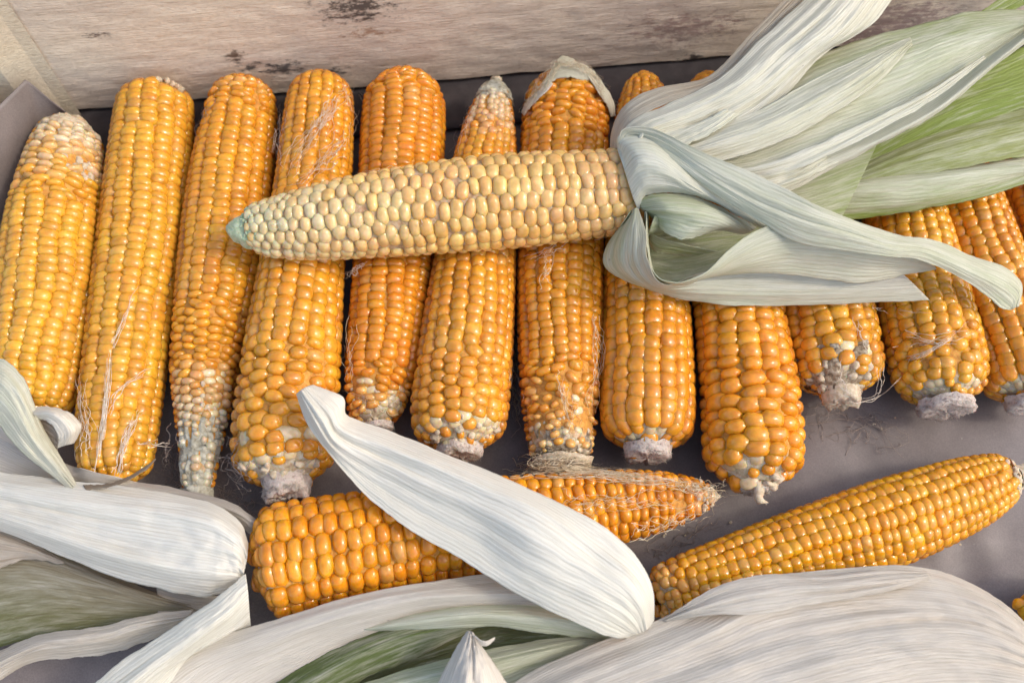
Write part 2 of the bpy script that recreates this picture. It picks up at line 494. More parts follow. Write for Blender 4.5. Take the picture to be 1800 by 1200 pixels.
def sheet(thing, name, bot, top, mat, n=40, m=24, wob=.0006, thick=.0004):
    li = lambda P: np.stack([np.interp(np.linspace(0, len(P) - 1, n), np.arange(len(P)), np.array(P)[:, c]) for c in range(3)], -1)
    A_ = li([at(*q) for q in bot]); B_ = li([at(*q) for q in top])
    V = []
    for i in range(n):
        for j in range(m):
            v = j / (m - 1)
            p = A_[i] * (1 - v) + B_[i] * v
            V.append(p + np.array([1, .3, .2]) * wob * 2 * noise.noise(Vector((i * .12, v * 3, 7))))
    Fc = [(i * m + j, (i + 1) * m + j, (i + 1) * m + j + 1, i * m + j + 1) for i in range(n - 1) for j in range(m - 1)]
    o = thing.part(name, V, Fc, mat)
    md = o.modifiers.new('thickness', 'SOLIDIFY'); md.thickness = thick
    return o
sheet(liner, 'folded_flap', [(128, 232, .003), (92, 300, .002), (40, 400, .002), (-20, 520, .002), (-80, 640, .002)], [(119, 198, .030), (45, 139, .052), (-2, 186, .054), (-70, 260, .056), (-150, 350, .056)], M_paper)

# ------------------------------------------------------------------ corn cobs
def kernel_mesh(seed, seg=10):
    r = random.Random(seed)
    V = [(0, 0, 1.0)]
    ph = r.uniform(0, 6.28)
    n = r.uniform(2.1, 2.7)
    zp = r.uniform(.6, 1.0)
    for t, fl in ((28, 1), (56, 1), (86, 1), (90, 0)):
        T = R(t)
        for k in range(seg):
            a = 2 * math.pi * (k + .5) / seg
            ca, sa = math.cos(a), math.sin(a)
            sx = math.copysign(abs(ca) ** (2 / n), ca); sy = math.copysign(abs(sa) ** (2 / n), sa)
            rr = math.sin(T) ** 0.85 * (1 + 0.05 * math.sin(2 * a + ph) + 0.03 * math.sin(3 * a + ph * 2))
            z = math.cos(T) ** zp if fl else -1.1
            if not fl: rr *= 0.78
            V.append((sx * rr, sy * rr, z))
    Fc = [(0, 1 + k, 1 + (k + 1) % seg) for k in range(seg)]
    for q in range(3):
        for k in range(seg):
            a = 1 + q * seg + k; b_ = 1 + q * seg + (k + 1) % seg
            Fc.append((a, a + seg, b_ + seg, b_))
    return V, Fc
KM = [mesh('kernel', *kernel_mesh(i), M_kernel) for i in range(10)]
KLOW = kernel_mesh(99, 6)

COBS = []       # for heights: (axis points, radii)

def cob_surface(X, Y, skip=()):
    out = np.zeros_like(X)
    for c in COBS:
        if c['id'] in skip: continue
        A_, r_ = c['axis'], c['rad']
        # only nearby
        for i in range(len(A_) - 1):
            a, b_ = A_[i], A_[i + 1]
            d = (b_ - a)[:2]; L2 = d @ d + 1e-12
            t = np.clip(((X - a[0]) * d[0] + (Y - a[1]) * d[1]) / L2, 0, 1)
            cx = a[0] + t * d[0]; cy = a[1] + t * d[1]
            rr = r_[i] + t * (r_[i + 1] - r_[i])
            zz = a[2] + t * (b_[2] - a[2])
            q = rr ** 2 - (X - cx) ** 2 - (Y - cy) ** 2
            out = np.maximum(out, np.where(q > 0, zz + np.sqrt(np.maximum(q, 0)), 0))
    return out

def make_cob(cid, pts, label, N_rows, pitch, col, top='round', bot='stub', z=None, twist=0.0, messy=(), pale=(), bald=(), bare=(),
             name='corn_cob', group='corn cobs laid side by side across the crate', seed=None, colj=0.05, kh=0.50, cap=(0.8, 0.35), wig=0.05, capmin=(0.3, 0.6), lap=1.62, pp=1.6, small=(), whites=(), fat=1.07, core=(0.60, 0.27, 0.045), cat='corn cob'):
    """pts: (x, y, half width) in photograph pixels from one end to the other"""
    seed = cid if seed is None else seed
    rd = random.Random(seed * 13 + 5)
    P = np.array(pts, float)
    rmax_px = P[:, 2].max()
    zc = 0.02
    if z is None:
        for _ in range(4): zc = rmax_px * float(np.max(depth(at(P[:, 0], P[:, 1], np.full(len(P), zc))))) / F * 0.97 + 0.0015
        Z = np.full(len(P), zc)
    else:
        Z = np.array(z if hasattr(z, '__len__') else [z] * len(P), float)
    C = at(P[:, 0], P[:, 1], Z)
    rad = P[:, 2] * depth(C) / F
    ns = 160
    seglen = np.r_[0, np.cumsum(np.linalg.norm(np.diff(P[:, :2], axis=0), axis=1))]
    ctl = np.c_[C, rad]
    tt = np.interp(np.linspace(0, seglen[-1], ns), seglen, np.arange(len(P)))
    Q = catmull_at(ctl, tt)
    ax, rr = Q[:, :3], np.maximum(Q[:, 3], 0.001)
    s = np.r_[0, np.cumsum(np.linalg.norm(np.diff(ax, axis=0), axis=1))]
    Lc = s[-1]
    c0 = cap[0] * rr.max(); c1 = cap[1] * rr.max()
    f0 = np.where(s < c0, np.sqrt(np.clip(1 - ((c0 - s) / c0) ** 2, 0, 1)), 1) if c0 > 0 else 1
    f1 = np.where(Lc - s < c1, np.sqrt(np.clip(1 - ((c1 - (Lc - s)) / c1) ** 2, 0, 1)), 1) if c1 > 0 else 1
    f0 = np.maximum(f0, capmin[0]); f1 = np.maximum(f1, capmin[1])
    rr = rr * f0 * f1
    COBS.append(dict(id=cid, axis=ax[::6], rad=rr[::6]))
    loc = ax[ns // 2].copy(); loc[2] = 0 if z is None else loc[2] - rr[ns // 2]
    T = Thing(name, loc, label, cat, group)
    # frame
    tan = np.gradient(ax, axis=0); tan /= np.linalg.norm(tan, axis=1)[:, None]
    up = np.array([0, 0, 1.0])
    side = np.cross(tan, up); side /= np.linalg.norm(side, axis=1)[:, None]
    upv = np.cross(side, tan)
    rmx = rr.max()
    dr = np.gradient(rr, s)
    # arc length along the profile
    arc = np.r_[0, np.cumsum(np.hypot(np.diff(s), np.diff(rr)))]
    # core
    nseg = 28
    V, Fc = [], []
    kdep = kh * 2 * math.pi * rmx / N_rows
    for i in range(0, ns, 2):
        for k in range(nseg):
            a = 2 * math.pi * k / nseg
            rad_ = side[i] * math.cos(a) + upv[i] * math.sin(a)
            sl = max(-1.6, min(1.6, dr[i]))
            nn_ = (rad_ - tan[i] * sl) / math.sqrt(1 + sl * sl)
            d_ = kdep * 0.60 * (0.4 + 0.6 * min(1, rr[i] / rmx)) * (1 + 0.15 * noise.noise(Vector((a * 3, s[i] * 300, cid))))
            p_ = ax[i] + rad_ * rr[i] - nn_ * d_
            if (p_ - ax[i]) @ rad_ < 0.0006: p_ = ax[i] + rad_ * 0.0006
            V.append(p_)
    nr = len(range(0, ns, 2))
    for i in range(nr - 1):
        for k in range(nseg):
            a = i * nseg + k; b_ = i * nseg + (k + 1) % nseg
            Fc.append((a, b_, b_ + nseg, a + nseg))
    Fc.append(tuple(range(nseg))[::-1]); Fc.append(tuple((nr - 1) * nseg + k for k in range(nseg)))
    o = T.part('cob_core', V, Fc, M_core)
    o.color = (*core, 1)
    ca = o.data.color_attributes.new('pigment', 'FLOAT_COLOR', 'POINT')
    ui = np.repeat(np.arange(0, ns, 2) / (ns - 1), nseg)
    k_ = np.clip((ui - .93) / .03, 0, 1)[:, None] + np.clip((.03 - ui) / .03, 0, 1)[:, None]
    pc_ = (1 - k_) + k_ * (np.array([.50, .39, .24]) / np.array(core))
    ca.data.foreach_set('color', np.c_[pc_, np.ones(len(ui))].astype(np.float32).ravel())
    # kernels
    dm = float(np.mean(depth(C))) / F
    pitch_m = pitch[0] * dm
    w0 = 2 * math.pi * rmx / N_rows
    items = []
    for row in range(N_rows):
        a_row = rd.uniform(0, pitch_m) + (pitch_m * .5 if row % 2 else 0)
        a = a_row * 0.6
        ph1, ph2 = rd.uniform(0, 6), rd.uniform(0, 6)
        while a < arc[-1]:
            pk = (pitch[0] + (pitch[1] - pitch[0]) * (a / arc[-1]) ** pp) * dm * (1 + 0.13 * noise.noise(Vector((row * 5.1, a * 60, cid * 3.7))) + rd.uniform(-.05, .05))
            i = int(np.searchsorted(arc, a)); i = min(i, ns - 1)
            u = s[i] / Lc
            mess = max([m_[2] for m_ in messy if m_[0] <= u <= m_[1]] + [0])
            half = False
            w_ = 2 * math.pi * rr[i] / N_rows
            nrows_eff = N_rows
            if w_ < 0.47 * w0:
                if row % 2: a += pk; continue
                nrows_eff = N_rows / 2
                w_ *= 2
                if w_ < 0.55 * w0:
                    if row % 4: a += pk; continue
                    w_ *= 2
                    nrows_eff = N_rows / 4
            shrink = min(1.0, max(w_ / w0, 0.5))
            pk *= 0.55 + 0.45 * shrink
            th = 2 * math.pi * row / N_rows + twist * u + wig * math.sin(u * 7 + ph1 * 0.2 + 2 * math.pi * row / N_rows + cid) + 0.03 * math.sin(u * 21 + ph2)
            th += rd.gauss(0, 0.02 + mess * 0.12)
            # missing?
            miss = False
            for (u0, u1, t0, t1, pr) in bald:
                tm = math.degrees(th) % 360
                if u0 <= u <= u1 and t0 <= tm <= t1 and rd.random() < pr: miss = True
            for (u0, u1, pr) in bare:
                if u0 <= u <= u1 and rd.random() < pr: miss = True
            if miss: a += pk; continue
            sj = 1 + rd.gauss(0, 0.035 + mess * 0.13)
            for (u0, u1, k_) in small:
                if u0 <= u <= u1: sj *= k_
            sj = min(max(sj, .35), 1.3)
            # colour
            c = np.array(col, float) * ((1.15, 1.235, 0.85) if cid != 14 else (1, 1, 1))
            nzv = noise.noise(Vector((math.cos(th) * 2, math.sin(th) * 2 + cid * 9, u * 5)))
            c = c * (1 + 0.10 * nzv + rd.gauss(0, colj))
            c[1] *= 1 + 0.09 * noise.noise(Vector((th * 1.5 + 7, u * 9, cid))) + rd.gauss(0, .03)
            if cid == 14 and rd.random() < .3: c = c * .5 + np.array([0.66, 0.37, 0.10]) * .5
            if rd.random() < .025: c = c * 0.5 + np.array([0.62, 0.36, 0.10]) * 0.5
            for (u0, u1, amt, pc) in pale:
                fade = min(1, max(0, (u - u0) / max(u1 - u0, 1e-6))) if u1 > u0 else min(1, max(0, (u0 - u) / (u0 - u1)))
                k_ = min(1, max(0, fade * amt + rd.gauss(0, .16) * (fade > 0.02)))
                c = c * (1 - k_) + np.array(pc) * k_
            hk = 1.0
            for (u0, u1, t0, t1, pr) in whites:
                if u0 <= u <= u1 and t0 <= math.degrees(th) % 360 <= t1 and rd.random() < pr:
                    c = np.array((0.74, 0.57, 0.33)) * rd.uniform(.8, 1.1); hk = rd.uniform(.55, .8); sj *= rd.uniform(.9, 1.15)
            c = np.clip(c, 0.01, 0.9)
            radial = side[i] * math.cos(th) + upv[i] * math.sin(th)
            sl = max(-1.6, min(1.6, dr[i]))
            nrm = radial - tan[i] * sl; nrm /= np.linalg.norm(nrm)
            ty = tan[i] + radial * sl; ty /= np.linalg.norm(ty)
            tx = np.cross(ty, nrm)
            hgt = hk * kdep * (0.5 + 0.5 * shrink) * sj * rd.uniform(.93, 1.07)
            rsink = hgt * 0.95
            pos = ax[i] + radial * rr[i] - nrm * (rsink / hk + (0.0 if hk == 1 else kdep * .1))
            items.append((pos, tx, ty, nrm, w_ / 2 * fat * sj, pk / 2 * (lap - (lap - 1.08) * min(1, mess * 2.2)) * sj, hgt, c, rd.randrange(len(KM)), rd.gauss(0, 0.05 + mess * .3), rd.gauss(0, .07)))
            a += pk
    # show largest: facing the camera and in the frame
    vis, rest = [], []
    for it in items:
        top_ = it[0] + it[3] * it[6]
        v = CAM - top_; v /= np.linalg.norm(v)
        px, py = project(top_)
        if v @ it[3] > 0.02 and -15 < px < W + 15 and -15 < py < H + 15: vis.append((v @ it[3], it))
        else: rest.append(it)
    vis.sort(key=lambda q: -q[0])
    rest += [q[1] for q in vis[300:]]
    for _, it in vis[:300]:
        pos, tx, ty, nz_, sx, sy, sz, c, kv, rot, tl = it
        Mx = Matrix(((tx[0], ty[0], nz_[0]), (tx[1], ty[1], nz_[1]), (tx[2], ty[2], nz_[2]))).to_4x4()
        Mx = Matrix.Translation(Vector(pos - T.loc)) @ Mx @ Matrix.Rotation(rot, 4, 'Z') @ Matrix.Rotation(tl, 4, 'Y') @ Matrix.Diagonal((sx, sy, sz, 1))
        o = bpy.data.objects.new('kernel', KM[kv])
        o.parent = T.o
        o.matrix_local = Mx
        o.color = (c[0], c[1], c[2], 1)
        COL.objects.link(o)
    if rest:
        V, Fc = [], []
        kv = np.array(KLOW[0])
        for it in rest:
            pos, tx, ty, nz_, sx, sy, sz, c, _, rot, tl = it
            k = len(V)
            V.extend(pos + (kv[:, :1] * sx) * tx + (kv[:, 1:2] * sy) * ty + (kv[:, 2:] * sz) * nz_)
            Fc.extend([tuple(k + q for q in f) for f in KLOW[1]])
        o = T.part('kernel_mass', V, Fc, M_kernel, True, 'stuff')
        o.color = (col[0] * .95, col[1] * .95, col[2], 1)
    T.ax, T.rr, T.side, T.upv, T.tan, T.rmx, T.id, T.ns, T.u = ax, rr, side, upv, tan, rmx, cid, ns, s / Lc
    T.rd = rd; T.kdep = kdep
    return T

def frame_at(T, u):
    i = int(np.argmin(abs(T.u - u)))
    return T.ax[i], T.rr[i], T.side[i], T.upv[i], T.tan[i]

def stub(T, end, r_frac=0.6, length=0.006, mat=None, hairs=260, name='cob_stub'):
    """broken fibrous end of the cob; end = 0 or 1"""
    mat = mat or M_pith
    c, r0, sd_, up_, tn = frame_at(T, end)
    d = tn if end == 1 else -tn
    r = T.rmx * r_frac
    V, Fc = [], []
    seg, ring = 36, 12
    rd = T.rd
    prof = [(1.0, -0.5), (1.0, 0.0), (1.0, .35), (0.97, .7), (0.9, .95), (.8, 1.05), (.66, 1.0), (.5, .95), (.36, .97), (.22, .9), (.1, .9), (0.02, .88)]
    for q, (pr, pz) in enumerate(prof):
        for k in range(seg):
            a = 2 * math.pi * k / seg
            nn = noise.noise(Vector((math.cos(a) * 2.2, math.sin(a) * 2.2, pz * 2 + T.id)))
            n2 = noise.noise(Vector((math.cos(a) * 9 * pr, math.sin(a) * 9 * pr, pz * 7 + T.id)))
            rr_ = r * pr * (1 + 0.16 * nn + 0.12 * n2)
            zz = length * pz * (1 + 0.5 * nn + 0.35 * n2)
            V.append(c + (sd_ * math.cos(a) + up_ * math.sin(a)) * rr_ + d * zz)
    for q in range(len(prof) - 1):
        for k in range(seg):
            a = q * seg + k; b_ = q * seg + (k + 1) % seg
            Fc.append((a, b_, b_ + seg, a + seg))
    # ragged fibres
    for h in range(hairs * 3):
        a = rd.uniform(0, 2 * math.pi); q = math.sqrt(rd.random())
        b0 = c + (sd_ * math.cos(a) + up_ * math.sin(a)) * r * q * .97 + d * length * rd.uniform(.3, .8)
        dr_ = d * rd.uniform(.4, 1) + (sd_ * math.cos(a) + up_ * math.sin(a)) * rd.uniform(-.2, .9) + np.array([rd.gauss(0, .3) for _ in range(3)])
        dr_ /= np.linalg.norm(dr_)
        tip = b0 + dr_ * rd.uniform(.0008, .0026)
        s1 = np.cross(dr_, [0.3, 0.2, 0.9]); s1 /= np.linalg.norm(s1); s2 = np.cross(dr_, s1)
        w_ = rd.uniform(.00008, .00022)
        k = len(V)
        V += [b0 + s1 * w_, b0 - s1 * w_ * .5 + s2 * w_ * .87, b0 - s1 * w_ * .5 - s2 * w_ * .87, tip]
        Fc += [(k, k + 1, k + 3), (k + 1, k + 2, k + 3), (k + 2, k, k + 3)]
    return T.part(name, V, Fc, mat, True)

def sleeve(T, u0, u1, mat, scale=1.0, amp=.10, name='bare_core'):
    V, Fc = [], []
    seg, n = 48, 40
    for q in range(n):
        u = u0 + (u1 - u0) * q / (n - 1)
        c, r0, sd_, up_, tn = frame_at(T, u)
        for k in range(seg):
            a = 2 * math.pi * k / seg
            # scalloped by the empty kernel sockets
            nn = abs(noise.noise(Vector((math.cos(a) * 4.5, math.sin(a) * 4.5, u * T.u.size * .10 + T.id)))) * 1.6 + .5 * noise.noise(Vector((math.cos(a) * 11, math.sin(a) * 11, u * T.u.size * .3)))
            e = .7 if q == 0 else 1
            V.append(c + (sd_ * math.cos(a) + up_ * math.sin(a)) * (r0 - T.kdep * .8 * min(1, r0 / T.rmx)) * scale * e * (1 + amp * (nn - .3)))
    for q in range(n - 1):
        for k in range(seg):
            a = q * seg + k; b_ = q * seg + (k + 1) % seg
            Fc.append((a, b_, b_ + seg, a + seg))
    Fc.append(tuple(range(seg))[::-1]); Fc.append(tuple((n - 1) * seg + k for k in range(seg)))
    return T.part(name, V, Fc, mat, True)

def chaff(T, u0, u1, n, t0=0, t1=180, size=0.0022, mat=None, lift=0.0, name='chaff', sink=0.6):
    """papery scales left where kernels are missing or broken"""
    V, Fc = [], []
    rd = T.rd
    for _ in range(n):
        u = rd.uniform(u0, u1); a = R(rd.uniform(t0, t1))
        c, r0, sd_, up_, tn = frame_at(T, u)
        rad_ = sd_ * math.cos(a) + up_ * math.sin(a)
        p = c + rad_ * (r0 - T.rmx * 0.12 * sink + lift * rd.random())
        nn = rad_ + np.array([rd.gauss(0, .45) for _ in range(3)]); nn /= np.linalg.norm(nn)
        e1 = np.cross(nn, tn); e1 /= np.linalg.norm(e1); e2 = np.cross(nn, e1)
        s1, s2 = size * rd.uniform(.35, .9), size * rd.uniform(.35, .9)
        k = len(V)
        for (x, y, z) in KLOW[0]:
            V.append(p + e1 * x * s1 * (1 + rd.gauss(0, .12)) + e2 * y * s2 * (1 + rd.gauss(0, .12)) + nn * z * size * .5 * (1 + rd.gauss(0, .15)))
        Fc += [tuple(k + q for q in f) for f in KLOW[1]]
    o = T.part(name, V, Fc, mat or M_chaff, True, 'stuff')
    return o

OR = (0.60, 0.252, 0.030)
YE = (0.60, 0.285, 0.040)
DK = (0.59, 0.222, 0.024)
PALE = (0.70, 0.50, 0.22)
WHITE = (0.66, 0.58, 0.42)

c1 = make_cob(1, [(138, 208, 34), (118, 260, 62), (96, 400, 84), (76, 560, 84), (58, 680, 78), (50, 740, 62)],
              'yellow cob at the far left with whitish kernels around its worn top', 16, (15.5, 17), YE, bald=[(0.0, .07, 60, 180, .8), (.2, .27, 118, 158, .7)],
              pale=[(.30, 0.0, 1.05, WHITE)], messy=[(0, .35, .5)], cap=(.5, .35), twist=-.1)
c2 = make_cob(2, [(274, 152, 52), (272, 200, 68), (250, 400, 74), (225, 600, 73), (206, 760, 70), (203, 850, 58)],
              'long slim yellow cob with pale silk strands stuck along its lower half', 14, (16.5, 17.5), (0.60, .28, .038), bald=[(0, .045, 110, 165, .95)], cap=(.6, .4), pale=[(.03, 0, .5, PALE)])
c3 = make_cob(3, [(432, 140, 42), (425, 190, 62), (405, 330, 74), (383, 500, 73), (362, 640, 62), (356, 720, 50), (352, 790, 38), (347, 866, 27)],
              'orange cob whose lower end narrows to a bare mouldy grey tip', 15, (16, 17), OR, messy=[(0, .12, .5), (.6, .9, .45)], cap=(.6, .2), bare=[(.88, 1, .25)], small=[(.86, 1, .66)], pale=[(.74, .88, .95, (.56, .50, .35)), (.08, 0, .5, PALE)],
              bald=[], whites=[(.76, .9, 100, 160, .4), (.02, .16, 10, 60, .5)])
c4 = make_cob(4, [(566, 134, 46), (562, 190, 60), (550, 330, 68), (530, 480, 76), (512, 640, 88), (500, 780, 93), (503, 850, 78)],
              'thick orange cob with tangled silk on its upper end and a frayed grey stub', 16, (18, 25), OR, messy=[(.72, 1, .4)], cap=(.5, .4), whites=[(.90, .935, 100, 150, .9), (.90, 1, 30, 85, .6), (.96, 1, 0, 180, .7)])
c5 = make_cob(5, [(708, 128, 56), (710, 190, 73), (702, 350, 74), (686, 520, 70), (672, 640, 66), (662, 700, 56), (664, 750, 40)],
              'deep orange cob with a full rounded top beside the pointed white tipped cob', 14, (15, 16.5), DK, cap=(.9, .35), messy=[(0, .12, .45), (.86, 1, .6)], pale=[(.9, 1, .6, PALE)], twist=.1, whites=[(.90, 1, 0, 180, .3)])
c6 = make_cob(6, [(872, 142, 18), (864, 200, 40), (852, 290, 58), (838, 430, 70), (822, 580, 82), (808, 720, 87), (808, 790, 72)],
              'orange cob tapering to a thin whitish mouldy tip at its upper end', 18, (18, 20), (0.60, .25, .035), cap=(.4, .4), pale=[(.22, .0, 1.3, WHITE)], messy=[(0, .2, .4), (.8, 1, .3)], bare=[(0, .06, .4)], capmin=(.5, .6), whites=[(.95, 1, 0, 180, .6)])
c7 = make_cob(7, [(996, 140, 62), (994, 210, 77), (986, 400, 76), (985, 560, 76), (985, 680, 72), (986, 760, 64), (988, 812, 56)],
              'orange cob with a torn scrap of cream husk on its top and shrivelled lower kernels', 17, (17, 18), (0.60, .235, .025), cap=(.5, .2), messy=[(0, .2, .45), (.78, 1, .8)], pale=[(.82, 1, .7, PALE)], bald=[(.88, 1, 110, 180, .35)], bare=[(.95, 1, .3)], small=[(.86, 1, .72)], whites=[(.88, 1, 0, 180, .25)])
c8 = make_cob(8, [(1130, 128, 24), (1132, 200, 50), (1134, 330, 66), (1136, 500, 75), (1138, 650, 83), (1138, 740, 83), (1138, 790, 66)],
              'plump orange cob with round fuzzy grey stub, emerging under the left of the peeled husk', 16, (18, 24), (0.61, .235, .025), cap=(.5, .4), bald=[], whites=[(.975, 1, 0, 180, .35)])
c9 = make_cob(9, [(1240, 130, 30), (1255, 250, 60), (1278, 420, 76), (1300, 560, 80), (1318, 700, 88), (1324, 800, 88), (1326, 856, 70)],
              'big plump orange cob reaching furthest down, a cream splinter at its lower end', 13, (17, 26), (0.63, .240, .022), cap=(.5, .5), messy=[(.75, 1, .35)], whites=[(.97, 1, 0, 180, .5)])
c10 = make_cob(10, [(1385, 200, 40), (1410, 330, 66), (1435, 450, 76), (1455, 560, 82), (1470, 640, 82), (1478, 692, 62)],
               'short orange cob with broken white kernels around its snapped end', 16, (18, 22), (0.61, .26, .03), cap=(.5, .4), bald=[(.90, .97, 65, 100, .5)], messy=[(.8, 1, .3)], whites=[(.88, .94, 70, 125, .7), (.95, 1, 0, 180, .5)])
c11 = make_cob(11, [(1520, 180, 40), (1550, 260, 60), (1590, 380, 72), (1622, 520, 80), (1648, 640, 84), (1662, 712, 64)],
               'yellow orange cob with a fan of loose silk across it and a ragged stub', 18, (17, 22), (0.62, .275, .03), cap=(.5, .45), messy=[(.8, 1, .35)], whites=[(.965, 1, 0, 180, .35)])
c12 = make_cob(12, [(1640, 220, 50), (1690, 350, 66), (1728, 460, 72), (1770, 570, 76), (1800, 660, 74), (1812, 705, 56)],
               'orange cob cut by the right edge, its upper half below the green husk', 17, (17, 22), (0.60, .24, .025), cap=(.5, .4), whites=[(.94, 1, 0, 180, .6)])
c13 = make_cob(13, [(1790, 200, 40), (1830, 320, 66), (1870, 450, 72), (1900, 560, 60)],
               'cob at the right edge of which only a sliver shows below the green husk', 16, (17, 20), DK, cap=(.6, .4))
# the two cobs lying across at the front
c15 = make_cob(15, [(1262, 872, 12), (1225, 873, 34), (1160, 880, 54), (1060, 893, 68), (900, 918, 84), (740, 941, 91), (590, 968, 100), (480, 988, 102), (446, 996, 88)],
               'large orange cob lying crosswise at the front, silk over its pointed right end', 15, (20, 27), (0.63, .235, .014), cap=(.2, .45), capmin=(.5, .5), z=[.024] * 5 + [.026] * 4, group='corn cobs lying crosswise at the front of the crate',
               messy=[(0, .1, .5)], pale=[(.06, 0, .9, WHITE)], name='corn_ear', kh=.44, lap=1.2, pp=.6, cat='ear of corn')
c16 = make_cob(16, [(1793, 838, 32), (1755, 845, 50), (1690, 870, 66), (1570, 915, 77), (1420, 965, 74), (1300, 1005, 68), (1210, 1035, 62), (1150, 1056, 54)],
               'golden cob lying tilted at the lower right, its tip raised to the right', 16, (17, 20), (0.64, .265, .014), cap=(.5, .3), pale=[(.05, 0, 1.0, WHITE), (.93, 1, .5, PALE)], group='corn cobs lying crosswise at the front of the crate',
               messy=[(.9, 1, .4)], name='corn_ear', bald=[(0, .05, 60, 180, .5)], cat='ear of corn')
c17 = make_cob(17, [(1790, 1060, 34), (1840, 1075, 62), (1920, 1085, 70), (2000, 1090, 60)],
               'cob tip just entering at the lower right edge of the picture', 15, (18, 20), (0.76, .31, .012), cap=(.8, .4), group='corn cobs lying crosswise at the front of the crate', cat='ear of corn', name='corn_ear')
# the pale ear on top
c14 = make_cob(14, [(418, 404, 26), (452, 401, 46), (500, 399, 58), (580, 388, 70), (680, 375, 77), (800, 362, 83), (920, 351, 84), (1030, 342, 79), (1110, 335, 74), (1180, 330, 60)],
               'pale cream ear laid across the row of cobs, its husk peeled back to the right', 17, (22, 23), (0.73, .465, .16), z=[.058, .059, .060, .062, .062, .062, .062, .062, .062, .062], cap=(.3, .4), capmin=(.7, .5), name='corn_ear',
               group=None, cat='ear of corn', pale=[(.42, .06, .85, (.66, .58, .34)), (.75, .95, .5, (.70, .46, .25))], bare=[(0, .035, 1)], messy=[(0, .15, .3), (.25, .55, .25)], colj=.05, kh=.40, wig=.05, twist=-.25, lap=1.2, core=(.50, .32, .16), fat=1.18)

# ends
sleeve(c3, .85, 1, M_mould, 1.02, .30); sleeve(c7, .94, 1, M_husky, .98, .2); sleeve(c10, .88, 1, M_husky, 1.0, .25)
sleeve(c1, 0, .09, M_chaff, 1.12, .12); sleeve(c6, 0, .07, M_mould, 1.2, .2); 
sleeve(c16, 0, .03, M_chaff, 1.1, .2); sleeve(c15, 0, .02, M_chaff, 1.1, .2)
stub(c3, 1, .33, .003, M_mould, 120)
stub(c4, 1, .44, .0065, None, 900); stub(c5, 1, .32, .002); stub(c6, 1, .44, .0035, None, 300); stub(c7, 1, .55, .002, M_chaff); stub(c8, 1, .48, .004, None, 400)
stub(c9, 1, .30, .002); stub(c10, 1, .40, .005, M_chaff, 90); stub(c11, 1, .56, .0032, None, 400); stub(c12, 1, .54, .0032)
stub(c16, 0, .28, .003, M_chaff, 80); stub(c6, 0, .13, .001, M_chaff, 40)
chaff(c3, .80, .9, 30, 0, 180, .0020, sink=1.1); chaff(c3, .84, 1, 60, 0, 180, .0018, sink=1.3, mat=M_mould)
chaff(c3, .78, .86, 8, 90, 170, .0020)
chaff(c4, .93, 1, 14, 20, 160, .0030, sink=1.0)
chaff(c1, 0, .14, 50, 60, 180, .0026, sink=.9); chaff(c1, .2, .28, 22, 115, 160, .0028, sink=1.0)
chaff(c2, 0, .04, 14, 110, 165, .0024); chaff(c5, .92, 1, 30, 0, 180, .002, sink=1); chaff(c6, .955, 1, 30, 0, 180, .0026, sink=1); chaff(c6, 0, .10, 50, 40, 180, .0015, sink=.6)
chaff(c7, .92, 1, 24, 0, 180, .0028, sink=1.2); chaff(c9, .98, 1, 6, 60, 180, .0034, sink=.8)
chaff(c10, .94, 1, 16, 0, 180, .0034, sink=1.0)
chaff(c16, 0, .05, 30, 0, 180, .002); chaff(c15, 0, .05, 30, 0, 180, .0016, sink=.3); chaff(c7, 0.0, .03, 16, 0, 180, .002)
# the green bare tip of the pale ear
V, Fc = [], []
tip_px = [(398, 402, 5), (408, 404, 16), (425, 404, 27), (448, 403, 34), (470, 401, 36)]
seg = 22
for q, (x, y, r_) in enumerate(catmull(tip_px, 16)):
    c = at(x, y, 0.0595); rw = r_ * depth(c) / F
    for k in range(seg):
        a = 2 * math.pi * k / seg
        rq = rw * (1 + .22 * noise.noise(Vector((math.cos(a) * 3, math.sin(a) * 3, q * .5))) + .18 * noise.noise(Vector((math.cos(a) * 8, math.sin(a) * 8, q * .35))))
        V.append(c + np.array([0, math.cos(a), math.sin(a)]) * rq)
for q in range(15):
    for k in range(seg):
        a = q * seg + k; b_ = q * seg + (k + 1) % seg
        Fc.append((a, b_, b_ + seg, a + seg))
Fc.append(tuple(range(seg))[::-1])
c14.part('bare_tip', V, Fc, M_tipgreen)
chaff(c14, .02, .06, 60, 0, 180, .0014, M_tipgreen, sink=.5)

